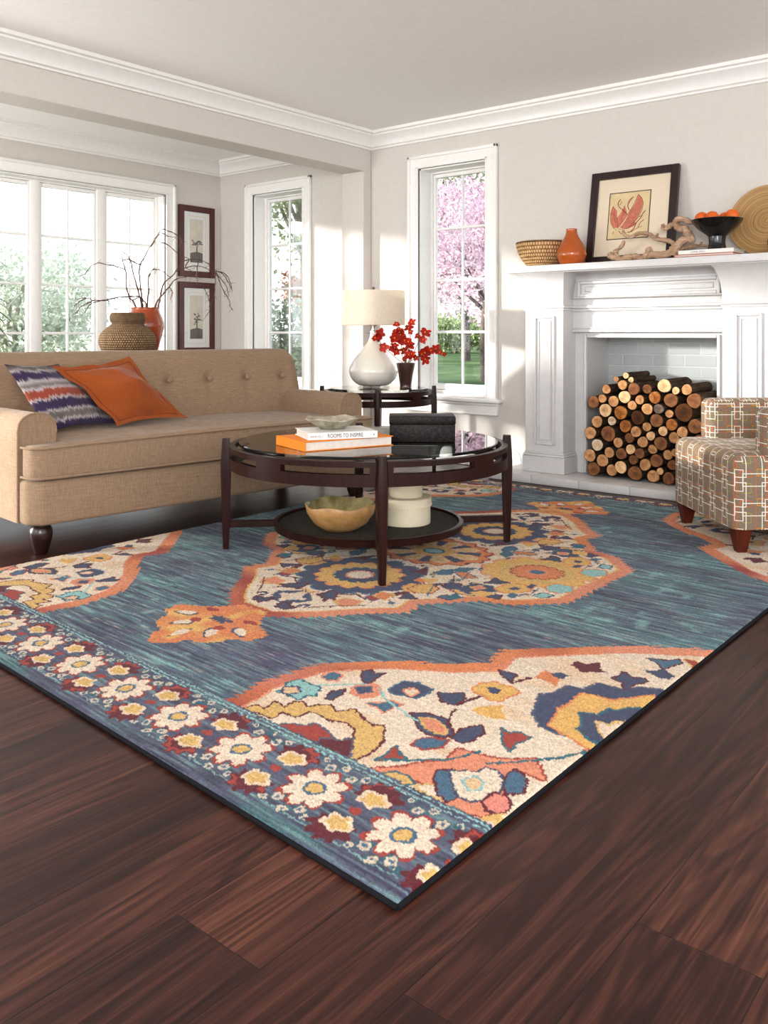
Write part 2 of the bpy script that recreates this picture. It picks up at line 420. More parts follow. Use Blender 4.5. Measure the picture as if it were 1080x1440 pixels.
def smoothpath(pts, sub=4):
    P = [Vector(p) for p in pts]; out = []
    for i in range(len(P)-1):
        p0 = P[max(i-1,0)]; p1 = P[i]; p2 = P[i+1]; p3 = P[min(i+2,len(P)-1)]
        for k in range(sub):
            t = k/sub
            out.append(.5*((2*p1)+(p2-p0)*t+(2*p0-5*p1+4*p2-p3)*t*t+(3*p1-p0-3*p2+p3)*t**3))
    out.append(P[-1]); return out
def taper(r0, r1, n, jit=0): return [(r0+(r1-r0)*i/max(1,n-1))*(1+jit*(random.random()-.5)) for i in range(n)]

def link(name, bm, mat, parent=None, smooth=40, world=False, recalc=True):
    if isinstance(bm, bmesh.types.BMesh):
        if recalc: bmesh.ops.recalc_face_normals(bm, faces=bm.faces)
        if world and parent is not None:
            p = parent; mt = Matrix()
            while p is not None: mt = p.matrix_basis @ mt; p = p.parent
            bm.transform(mt.inverted())
        me = bpy.data.meshes.new(name); bm.to_mesh(me); bm.free()
    else: me = bm
    if smooth:
        me.polygons.foreach_set('use_smooth', [True]*len(me.polygons))
        me.set_sharp_from_angle(angle=math.radians(smooth))
    o = bpy.data.objects.new(name, me); COL.objects.link(o)
    if mat is not None: me.materials.append(mat)
    if parent is not None: o.parent = parent
    return o
def tag(o, label=None, cat=None, group=None, kind=None):
    if label: o['label'] = label
    if cat: o['category'] = cat
    if group: o['group'] = group
    if kind: o['kind'] = kind
    return o
def thing(name, label, cat, loc=(0,0,0), rotz=0., group=None, rot=None):
    o = bpy.data.objects.new(name, None); COL.objects.link(o); o.empty_display_size = .1
    o.location = loc; o.rotation_euler = rot if rot else (0,0,rotz)
    o.matrix_basis = Matrix.Translation(Vector(loc)) @ Euler(o.rotation_euler).to_matrix().to_4x4()
    return tag(o, label, cat, group)
def struct(name, bm, mat, parent=None, smooth=30):
    o = link(name, bm, mat, parent, smooth)
    if parent is None: o['kind'] = 'structure'
    return o
def nb(): return bmesh.new()
def cubeuv(bm, s=1.):
    uvl = bm.loops.layers.uv.verify(); bm.normal_update()
    for f in bm.faces:
        n = f.normal; ax = max(range(3), key=lambda i: abs(n[i]))
        for l in f.loops:
            c = l.vert.co
            l[uvl].uv = ((c.y, c.z), (c.x, c.z), (c.x, c.y))[ax] if True else (0,0)
WORLD, SUN, FILL, FILL2, FILLB, FILLC, EXPO, GAM = 2.7, 14.5, 38., 36., 80., 88., .12, .90
# ================================================================ ROOM SHELL
YR, XL, XB = 5.164, -6.184, -4.40       # back wall, left wall, beam face
CEIL = 2.46
def wall_boxes(bm, along, fixed0, fixed1, u0, u1, z0, z1, holes):
    us = sorted({u0, u1, *[h[0] for h in holes], *[h[1] for h in holes]})
    zs = sorted({z0, z1, *[h[2] for h in holes], *[h[3] for h in holes]})
    for a, b in zip(us, us[1:]):
        for c, d in zip(zs, zs[1:]):
            mu, mz = (a+b)/2, (c+d)/2
            if any(h[0] < mu < h[1] and h[2] < mz < h[3] for h in holes): continue
            if along == 'x': box(bm, a, b, fixed0, fixed1, c, d)
            else: box(bm, fixed0, fixed1, a, b, c, d)
    bmesh.ops.remove_doubles(bm, verts=bm.verts, dist=1e-5)
    # drop the coincident inner faces between neighbouring boxes
    seen = {}
    for f in list(bm.faces):
        key = frozenset(f.verts)
        seen.setdefault(key, []).append(f)
    dead = [f for l in seen.values() if len(l) > 1 for f in l]
    bmesh.ops.delete(bm, geom=dead, context='FACES')

W2 = (-3.931, -3.347, .475, 2.137)      # opening beside the fireplace
W3 = (-5.735, -5.132, .475, 2.125)      # opening in the bay
W1 = (4.562-10*.56-.01, 4.562, .475, 2.10)   # wide opening in the left wall (y0,y1,z0,z1)
FB = (-2.53, -1.724, .05, .897)         # firebox opening
bm = nb()
wall_boxes(bm, 'x', YR, YR+.20, -6.38, 2.6, -.02, CEIL+.02, [W2, W3, (FB[0]-.004, FB[1]+.004, -.02, FB[3]+.004)]); 
struct('wall_back', bm, M['wall'], smooth=0)
bm = nb(); wall_boxes(bm, 'y', XL-.20, XL, -6.5, YR-.0005, -.02, CEIL+.02, [W1]); struct('wall_left', bm, M['wall'], smooth=0)
bm = nb(); box(bm, -6.38, 2.6, -3.2, 5.36, -.14, 0.); struct('floor', bm, M['floor'], smooth=0)
bm = nb(); box(bm, -6.38, 2.6, -3.2, 5.36, CEIL, CEIL+.14); struct('ceiling', bm, M['ceil'], smooth=0)
# header beam and the pier that carries it
bm = nb(); box(bm, XB-.225, XB, -3.2, YR-.001, 2.168, CEIL-.001, .004, 1); struct('trim_1', bm, M['wall'])
bm = nb(); box(bm, XB-.222, XB, 5.072, YR-.001, .001, 2.168, .004, 1); struct('trim_2', bm, M['wall'])
def crown(pts, inward, name):
    """crown moulding swept along a horizontal line; pts two (x,y), inward unit vector into the room"""
    prof = [(0,0),(.012,0),(.016,.012),(.030,.018),(.034,.040),(.052,.062),(.078,.084),(.088,.088),(.088,.100),(.108,.104),(.108,.125),(0,.125)]
    bm = nb(); rings = []
    for x, y, mx in pts:                       # mx: mitre shift per unit of projection along the run
        rings.append([bm.verts.new((x+inward[0]*d+mx[0]*d, y+inward[1]*d+mx[1]*d, CEIL-.125+h)) for d, h in prof])
    for A, B in zip(rings, rings[1:]):
        for i in range(len(prof)): bm.faces.new((A[i], A[(i+1)%len(prof)], B[(i+1)%len(prof)], B[i]))
    bm.faces.new(rings[0]); bm.faces.new(rings[-1][::-1])
    return struct(name, bm, M['trim'], smooth=35)
e = .0008
crown([(XB+e, YR-e, (1,0)), (2.6, YR-e, (0,0))], (0,-1), 'trim_3')
crown([(XB+e, -3.2, (0,0)), (XB+e, YR-e, (0,-1))], (1,0), 'trim_4')
crown([(XL+e, YR-e, (1,0)), (XB-.226, YR-e, (-1,0))], (0,-1), 'trim_5')
crown([(XL+e, -3.2, (0,0)), (XL+e, YR-e, (0,-1))], (1,0), 'trim_6')
def base_run(x0,x1,y0,y1,ax,name):
    bm = nb()
    if ax == 'x':
        box(bm, x0, x1, YR-.016, YR-e, .001, .112); box(bm, x0, x1, YR-.011, YR-e, .112, .132, .004, 2); box(bm, x0, x1, YR-.026, YR-e, .001, .02, .006, 2)
    else:
        box(bm, XL+e, XL+.016, y0, y1, .001, .112); box(bm, XL+e, XL+.011, y0, y1, .112, .132, .004, 2); box(bm, XL+e, XL+.026, y0, y1, .001, .02, .006, 2)
    struct(name, bm, M['trim'])
base_run(XB+.001, -2.905, 0, 0, 'x', 'baseboard_back'); base_run(-1.35, 2.6, 0, 0, 'x', 'baseboard_back.001')
base_run(XL+.03, XB-.224, 0, 0, 'x', 'baseboard_back.002'); base_run(0, 0, -3.2, YR-.03, 'y', 'baseboard_left')

def window(name, wall, op, units, rows, sill=True, right_case=None):
    """op = opening; units = number of sashes; every sash 2 panes wide"""
    u0, u1, z0, z1 = op; sg = 1
    def pl(bm, ua, ub, da, db, za, zb, bev=.0, seg=1):   # d: depth outward from the room face (negative = into the room)
        if wall == 'x': box(bm, ua, ub, YR+da, YR+db, za, zb, bev, seg)
        else: box(bm, XL-db, XL-da, ua, ub, za, zb, bev, seg)
    w = thing(name, None, None, ((u0+u1)/2, YR, z0) if wall == 'x' else (XL, (u0+u1)/2, z0)); w['kind'] = 'structure'
    bm = nb(); cw = .092
    for ua, ub, za, zb in ((u0-cw, u0, z0-.03, z1), (u1, u1+cw, z0-.03, z1), (u0-cw, u1+cw, z1, z1+cw)):
        pl(bm, ua, ub, -.018, -e, za, zb, .003)
    bb = .02                                             # back band, outer raised edge
    for ua, ub, za, zb in ((u0-cw-.004, u0-cw+bb, z0-.03, z1+cw+.004), (u1+cw-bb, u1+cw+.004, z0-.03, z1+cw+.004), (u0-cw-.004, u1+cw+.004, z1+cw-bb, z1+cw+.004)):
        pl(bm, ua, ub, -.032, -e, za, zb, .006, 2)
    for ua, ub, za, zb in ((u0-.014, u0, z0, z1+.014), (u1, u1+.014, z0, z1+.014), (u0-.014, u1+.014, z1, z1+.014)):
        pl(bm, ua, ub, -.024, -e, za, zb, .004, 2)
    link('casing', bm, M['trim'], w, world=True, smooth=30)
    bm = nb()
    D0 = .10 if wall == 'y' else .13
    for ua, ub, za, zb in ((u0+e, u0+.012, z0+e, z1-e), (u1-.012, u1-e, z0+e, z1-e), (u0+e, u1-e, z1-.012, z1-e), (u0+e, u1-e, z0+e, z0+.012)):
        pl(bm, ua, ub, .001, .199, za, zb)
    link('jamb', bm, M['trim'], w, world=True, smooth=0)
    if sill:
        bm = nb(); pl(bm, u0-cw-.045, u1+cw+.045, -.062, -.001, z0-.03, z0-.002, .009, 3); link('stool', bm, M['trim'], w, world=True)
        bm = nb(); pl(bm, u0-cw-.01, u1+cw+.01, -.02, -e, z0-.115, z0-.032, .004, 2); pl(bm, u0-cw-.02, u1+cw+.02, -.036, -e, z0-.052, z0-.032, .01, 3)
        pl(bm, u0-cw, u1+cw, -.028, -e, z0-.118, z0-.104, .006, 2); link('apron', bm, M['trim'], w, world=True)
    mull = .078; fr = .034
    ws = (u1-u0-2*fr-mull*(units-1))/units
    bm = nb()
    for i in range(1, units):
        a = u0+fr+i*ws+(i-1)*mull; pl(bm, a, a+mull, D0-.018, D0+.036, z0+.013, z1-.013, .006, 2)
    for ua, ub, za, zb in ((u0+.012, u0+fr, z0+.012, z1-.012), (u1-fr, u1-.012, z0+.012, z1-.012), (u0+fr, u1-fr, z1-.026, z1-.012), (u0+fr, u1-fr, z0+.012, z0+.035)):
        pl(bm, ua, ub, D0-.016, D0+.034, za, zb, .003)
    link('frame', bm, M['trim'], w, world=True)
    for i in range(units):
        a = u0+fr+i*(ws+mull); b = a+ws; st = .022
        zb_, zt_ = z0+.036, z1-.027
        gz0, gz1 = zb_+.045, zt_-.03
        bm = nb()
        for ua, ub, za, zb in ((a, a+st, zb_, zt_), (b-st, b, zb_, zt_), (a+st, b-st, gz1, zt_), (a+st, b-st, zb_, gz0)): pl(bm, ua, ub, D0-.006, D0+.024, za, zb, .004, 1)
        m = (a+b)/2; pl(bm, m-.008, m+.008, D0-.002, D0+.018, gz0, gz1, .004, 1)
        for k in range(1, rows):
            z = gz0+(gz1-gz0)*k/rows; pl(bm, a+st, b-st, D0-.001, D0+.017, z-.010, z+.010, .004, 1)
        s = link('sash', bm, M['trim'], w, world=True)
        bm = nb(); pl(bm, a+st-.004, b-st+.004, D0+.006, D0+.010, gz0-.004, gz1+.004)
        link('pane', bm, M['glass'], s, world=True, smooth=0)
    return w
# left wall: seven sashes in a row so that the mullions fall where they stand
window('window_1', 'y', W1, 10, 4)
window('window_2', 'x', W2, 1, 4)
window('window_3', 'x', W3, 1, 4)

# ================================================================ FIREPLACE
FCX = -2.127
fp = thing('fireplace', 'white painted wooden fireplace surround with deep mantel shelf and panelled pilasters', 'fireplace', (FCX, YR, 0))
bm = nb(); xs = [-3.06, -2.75, -2.43, -2.11, -1.79, -1.47, -1.19]
for a, b in zip(xs, xs[1:]): box(bm, a+.001, b-.001, 4.742, YR-.030, .001, .05, .004, 2)
box(bm, FB[0]-.02, FB[1]+.02, YR-.031, 5.395, .001, .0495)
link('hearth', bm, M['firewhite'], fp, world=True)
def pil(xa, xb, nm):
    bm = nb(); yf = 4.90
    box(bm, xa, xb, yf, YR-e, .05, 1.30)
    p = link('pilaster', bm, M['firewhite'], fp, world=True, smooth=0)
    bm = nb(); box(bm, xa-.016, xb+.016, yf-.016, YR-.028, .051, .150, .002, 1); box(bm, xa-.013, xb+.013, yf-.013, YR-.028, .150, .166, .006, 3); box(bm, xa-.007, xb+.007, yf-.007, YR-.028, .166, .178, .005, 2)
    link('plinth', bm, M['firewhite'], p, world=True)
    bm = nb(); a, b, z0, z1 = xa+.065, xb-.055, .225, 1.035; t = .016
    for q in ((a, a+t, z0, z1), (b-t, b, z0, z1), (a+t, b-t, z1-t, z1), (a+t, b-t, z0, z0+t)): box(bm, q[0], q[1], yf-.014, yf+.001, q[2], q[3], .005, 2)
    a += t+.012; b -= t+.012; z0 += t+.012; z1 -= t+.012; t = .008
    for q in ((a, a+t, z0, z1), (b-t, b, z0, z1), (a+t, b-t, z1-t, z1), (a+t, b-t, z0, z0+t)): box(bm, q[0], q[1], yf-.007, yf+.001, q[2], q[3], .003, 2)
    link('panel_moulding', bm, M['firewhite'], p, world=True)
    bm = nb(); box(bm, xa-.013, xb+.013, yf-.013, YR-.028, 1.082, 1.098, .005, 3); box(bm, xa-.007, xb+.007, yf-.007, YR-.028, 1.068, 1.082, .004, 2)
    # flared capital: concave cove from the neck up to the shelf
    prof = [(.0,1.098),(.004,1.15),(.012,1.20),(.026,1.245),(.046,1.280),(.066,1.296),(.070,1.3045)]
    rings = []
    for d, z in prof: rings.append([bm.verts.new(c) for c in ((xa-d*.62, yf-d, z), (xb+d*.62, yf-d, z), (xb+d*.62, YR-.002, z), (xa-d*.62, YR-.002, z))])
    for A, B in zip(rings, rings[1:]):
        for i in range(4): bm.faces.new((A[i], A[(i+1)%4], B[(i+1)%4], B[i]))
    bm.faces.new(rings[0]); bm.faces.new(rings[-1][::-1])
    link('capital', bm, M['firewhite'], p, world=True, smooth=25)
PL, PR = (-2.88, -2.613), (-1.641, -1.374)
pil(*PL, 'l'); pil(*PR, 'r')
ia, ib = PL[1]+.0005, PR[0]-.0005
bm = nb()
box(bm, ia, ib, 5.03, YR-e, .932, 1.304)
box(bm, ia, ib, 5.016, 5.031, .932, .952, .005, 2); box(bm, ia, ib, 5.022, 5.031, .952, .964, .004, 2)
box(bm, ia, ib, 5.004, 5.031, 1.080, 1.100, .006, 3); box(bm, ia, ib, 5.014, 5.031, 1.062, 1.080, .006, 3)
box(bm, ia+.02, ib-.02, 4.985, 5.031, 1.142, 1.150, .003, 1); 
# cove under the shelf
prof = [(5.03,1.262),(5.024,1.272),(5.008,1.288),(4.98,1.299),(4.965,1.3042),(5.03,1.3042)]
A = [bm.verts.new((ia, y, z)) for y, z in prof]; B = [bm.verts.new((ib, y, z)) for y, z in prof]
for i in range(len(prof)): bm.faces.new((A[i], A[(i+1)%6], B[(i+1)%6], B[i]))
bm.faces.new(A); bm.faces.new(B[::-1])
fz = link('frieze', bm, M['firewhite'], fp, world=True, smooth=30)
bm = nb(); a, b, z0, z1, t = ia+.045, ib-.045, 1.150, 1.250, .02
box(bm, a, b, 5.012, 5.031, z0, z1)
for q in ((a, a+t, z0, z1), (b-t, b, z0, z1), (a+t, b-t, z1-t, z1), (a+t, b-t, z0, z0+t)): box(bm, q[0], q[1], 4.992, 5.013, q[2], q[3], .006, 2)
a += t+.022; b -= t+.022; z0 += t+.012; z1 -= t+.012; t = .006
for q in ((a, a+t, z0, z1), (b-t, b, z0, z1), (a+t, b-t, z1-t, z1), (a+t, b-t, z0, z0+t)): box(bm, q[0], q[1], 5.006, 5.013, q[2], q[3], .002, 1)
link('panel', bm, M['firewhite'], fz, world=True)
bm = nb()
box(bm, ia, FB[0], 5.06, YR-e, .05, .932); box(bm, FB[1], ib, 5.06, YR-e, .05, .932); box(bm, FB[0], FB[1], 5.06, YR-e, FB[3], .932)
t = .02
box(bm, FB[0]-t, FB[0]-.001, 5.046, 5.061, .051, FB[3]+t, .006, 3); box(bm, FB[1]+.001, FB[1]+t, 5.046, 5.061, .051, FB[3]+t, .006, 3); box(bm, FB[0], FB[1], 5.046, 5.061, FB[3]+.001, FB[3]+t, .006, 3)
link('surround', bm, M['firewhite'], fp, world=True)
bm = nb()
box(bm, FB[0]-.019, FB[0]-.0002, 5.061, 5.40, .05, FB[3]); box(bm, FB[1]+.0002, FB[1]+.019, 5.061, 5.40, .05, FB[3]); box(bm, FB[0]-.019, FB[1]+.019, 5.061, 5.40, FB[3]+.0002, FB[3]+.02)
fbx = link('firebox', bm, M['firewhite'], fp, world=True, smooth=0)
bm = nb(); box(bm, FB[0]-.019, FB[1]+.019, 5.362, 5.40, .05, FB[3]); link('brick_back', bm, M['brick'], fbx, world=True, smooth=0)
bm = nb(); box(bm, -2.976, -1.278, 4.80, YR-e, 1.305, 1.347, .004, 2); box(bm, -2.955, -1.299, 4.822, YR-e, 1.2985, 1.3055, .002, 1)
link('mantel_shelf', bm, M['firewhite'], fp, world=True)
# ================================================================ RUG
RC = {k: np.array(lin(v)[:3]) for k, v in dict(cream=(210,192,171), creamo=(210,188,163), orange=(200,122,74), goldo=(206,162,92), coral=(204,132,102), rust=(150,58,46),
      maroon=(92,24,34), gold=(198,162,98), navy=(62,68,92), blue=(68,98,120), slate=(84,86,104), teal=(80,114,119), tealdk=(44,96,106), aqua=(136,176,172), tan=(206,172,134), pink=(206,128,112), purple=(84,74,104)).items()}
SPAN=[
('gold','maroon',[(563,284),(576,318),(611,314),(593,363),(640,354),(631,390),(650,406),(685,393),(688,419),(714,442),(750,423),(775,465),(831,440),(865,430),(886,448),(932,394),(946,347),(945,288),(923,280),(901,330),(847,394),(806,403),(781,388),(741,387),(700,386),(696,342),(649,339),(658,298),(632,296)]),
('rust','slate',[(696,285),(719,309),(752,322),(756,345),(801,340),(848,319),(830,279),(776,280)]),
('maroon','slate',[(821,307),(848,319),(865,328),(873,354),(922,289),(885,281),(833,276)]),
('aqua','tealdk',[(532,459),(546,498),(580,495),(621,498),(644,454),(624,445),(631,410),(598,414),(557,408),(559,435)]),
('tan','navy',[(549,437),(570,461),(596,443),(589,414),(565,416)]),
('coral',None,[(676,572),(687,599),(707,616),(739,612),(768,581),(770,544),(747,524),(697,525)]),
('navy','slate',[(694,564),(718,588),(736,569),(721,546)]),
('navy','maroon',[(635,656),(645,674),(669,663),(685,682),(690,643),(698,603),(672,611)]),
('blue','coral',[(572,555),(574,593),(608,597),(618,562),(598,545)]),
('navy','maroon',[(679,463),(662,502),(677,532),(693,499),(694,462)]),
('navy','blue',[(768,606),(762,649),(766,677),(794,694),(848,685),(858,646),(850,615),(820,612),(795,602)]),
('creamo','coral',[(798,640),(809,658),(834,648),(833,621),(815,622)]),
('blue','coral',[(774,513),(796,531),(814,564),(847,563),(837,529),(843,499),(813,515)]),
('rust','tealdk',[(978,318),(983,351),(971,393),(1006,366),(1036,364),(1007,344)]),
('navy','maroon',[(900,544),(928,569),(983,576),(1037,519),(1025,496),(985,487),(954,497)]),
('coral','gold',[(928,541),(957,553),(1003,540),(1020,517),(1000,506),(968,509)]),
('blue','rust',[(996,422),(992,449),(1003,471),(1043,495),(1049,457),(1028,424)]),
('navy','maroon',[(1043,510),(1037,557),(1062,603),(1087,576),(1085,537),(1074,505)]),
('maroon',None,[(997,549),(960,619),(962,645),(970,635),(971,615),(1003,554)]),
('maroon',None,[(950,654),(953,701),(965,745),(974,737),(963,691),(958,650)]),
('navy','maroon',[(873,684),(898,694),(919,722),(944,701),(946,654),(912,649)]),
('goldo','orange',[(927,764),(926,803),(950,834),(980,835),(1010,837),(1033,818),(1023,785),(1024,748),(997,735),(967,752),(945,748)]),
('navy',None,[(953,791),(965,810),(991,804),(993,778),(972,771)]),
('goldo',None,[(991,656),(1005,695),(1043,735),(1054,702),(1090,671),(1057,653),(1029,651)]),
('rust','tealdk',[(1105,625),(1131,615),(1143,632),(1180,631),(1169,593),(1176,546),(1155,563)]),
('navy','maroon',[(912,913),(941,912),(966,915),(976,870),(949,884)]),
('maroon',None,[(980,859),(990,898),(1006,933),(1012,922),(997,886),(989,851)]),
('orange',None,[(1013,931),(1007,995),(1045,993),(1060,998),(1084,922),(1054,934)]),
('navy',None,[(1029,989),(1054,1010),(1080,1007),(1074,973),(1052,970)]),
('maroon',None,[(1046,1075),(1043,1110),(1074,1109),(1097,1147),(1126,1100),(1148,1093),(1112,1070),(1094,1046)]),
('navy','slate',[(1121,745),(1079,849),(1103,877),(1106,944),(1149,949),(1161,1011),(1205,1012),(1234,1019),(1251,1057),(1300,1083),(1390,1081),(1525,723),(1305,663),(1274,699),(1217,691),(1170,694)]),
('goldo','orange',[(1172,767),(1157,807),(1163,857),(1157,924),(1197,939),(1236,936),(1257,971),(1302,1035),(1396,1010),(1498,745),(1314,697),(1302,671),(1246,695),(1181,715)]),
('navy','tealdk',[(1209,823),(1231,835),(1249,834),(1250,889),(1275,892),(1286,927),(1313,947),(1408,925),(1476,754),(1312,743),(1302,710),(1276,721),(1243,742),(1242,769)]),
('creamo','gold',[(1259,807),(1288,809),(1297,829),(1317,858),(1407,826),(1358,751),(1309,749),(1288,764)]),
('navy','maroon',[(1171,1071),(1183,1089),(1180,1127),(1210,1105),(1237,1121),(1253,1106),(1236,1069),(1229,1027),(1207,1059)]),
('blue','maroon',[(1189,1267),(1219,1277),(1244,1290),(1259,1316),(1274,1292),(1259,1252),(1252,1217),(1226,1250)]),
('navy',None,[(1207,1171),(1233,1185),(1253,1219),(1300,1191),(1288,1158),(1262,1150),(1240,1168)]),
('rust','gold',[(1271,1327),(1295,1335),(1331,1317),(1308,1289)]),
('coral','rust',[(998,282),(1017,310),(1044,339),(1057,370),(1096,419),(1084,479),(1134,485),(1176,501),(1211,526),(1238,556),(1299,492),(1235,487),(1246,415),(1282,352),(1277,297),(1245,283),(1196,286),(1130,318),(1091,308),(1054,307),(1024,290)]),
('gold','tealdk',[(1027,285),(1043,307),(1072,312),(1101,297),(1083,285),(1060,286)]),
('cream','gold',[(1111,293),(1133,321),(1185,294),(1153,289)]),
('blue','maroon',[(1116,351),(1110,371),(1126,393),(1153,353),(1198,315),(1192,297),(1163,303)]),
('blue','maroon',[(1229,461),(1232,484),(1265,472),(1292,419),(1268,397),(1250,409)]),
('cream','navy',[(1130,389),(1154,411),(1173,421),(1179,450),(1207,453),(1232,433),(1249,389),(1243,355),(1232,329),(1202,323),(1169,347)]),
('tan','aqua',[(1171,384),(1184,405),(1204,398),(1213,371),(1199,356)]),
('pink','maroon',[(1248,341),(1246,379),(1271,385),(1295,364),(1297,330),(1273,318)]),
('gold',None,[(1273,284),(1283,310),(1305,338),(1309,298)]),
]
MEDA=[
('navy','slate',[(64,1008),(69,970),(28,949),(38,918),(7,911),(26,934),(65,948),(82,994),(34,1003),(17,1047),(35,1034)]),
('aqua',None,[(28,949),(13,981),(24,982),(25,946),(2,934)]),
('navy','maroon',[(79,865),(98,895),(63,904),(43,929),(25,889),(52,870)]),
('navy','maroon',[(39,861),(40,886),(28,914),(59,902),(98,902),(70,882)]),
('coral','gold',[(208,1017),(234,1074),(199,1080),(165,1092),(147,1043),(179,1029)]),
('navy','maroon',[(119,1033),(110,1063),(123,1086),(90,1081),(73,1127),(48,1063),(85,1050)]),
('rust','blue',[(248,1137),(260,1204),(211,1221),(205,1187),(201,1149)]),
('maroon',None,[(267,1210),(290,1293),(322,1475),(297,1460),(255,1282),(243,1211)]),
('goldo','coral',[(316,1312),(321,1359),(277,1390),(224,1386),(228,1328),(262,1301)]),
('blue','maroon',[(445,1320),(442,1354),(401,1358),(394,1320)]),
('navy','maroon',[(571,1444),(555,1488),(514,1479),(514,1435)]),
('goldo','navy',[(479,1413),(478,1478),(436,1500),(371,1486),(375,1427),(426,1400)]),
('orange',None,[(244,1419),(262,1483),(199,1468),(200,1424)]),
('navy','maroon',[(54,1054),(68,1077),(56,1122),(94,1116),(132,1054),(93,1057)]),
('coral','goldo',[(158,1046),(155,1090),(188,1097),(226,1106),(232,1039),(196,1034)]),
('maroon','navy',[(113,1514),(136,1544),(134,1602),(195,1509),(159,1515)]),
('goldo',None,[(206,1463),(266,1507),(281,1421)]),
('blue','tealdk',[(203,1559),(206,1615),(233,1644),(262,1577),(233,1552)]),
('blue','tealdk',[(244,1629),(240,1685),(288,1717),(285,1656)]),
('orange','blue',[(257,1621),(294,1644),(370,1607),(330,1572)]),
('navy','maroon',[(327,1440),(330,1496),(367,1505),(397,1447),(363,1425)]),
('maroon',None,[(332,1497),(281,1575),(286,1579),(337,1501)]),
('goldo','rust',[(254,1328),(251,1395),(288,1428),(335,1400),(349,1339),(306,1308)]),
('navy','maroon',[(302,1220),(281,1294),(314,1271),(352,1253)]),
('orange','gold',[(214,1182),(209,1231),(261,1236),(274,1169)]),
('navy','blue',[(395,1444),(397,1511),(410,1544),(472,1554),(511,1512),(481,1470),(456,1424)]),
('pink','gold',[(417,1498),(432,1536),(461,1519),(450,1484)]),
('goldo',None,[(446,1439),(471,1486),(534,1484),(512,1425)]),
('navy','maroon',[(423,1573),(432,1608),(419,1655),(455,1636),(495,1635),(462,1588)]),
('goldo','orange',[(493,1539),(495,1609),(528,1647),(587,1646),(604,1594),(574,1535),(535,1517)]),
('navy',None,[(526,1568),(538,1604),(566,1603),(559,1568)]),
('blue',None,[(567,1493),(565,1532),(598,1532),(609,1479)]),
('tealdk','blue',[(417,1342),(424,1388),(460,1372),(452,1333)]),
('aqua','navy',[(641,1558),(653,1612),(694,1604),(679,1556)]),
('navy',None,[(567,1629),(565,1679),(590,1675),(595,1619)]),
('aqua','orange',[(623,1678),(632,1737),(692,1746),(723,1698),(702,1648),(658,1641)]),
]

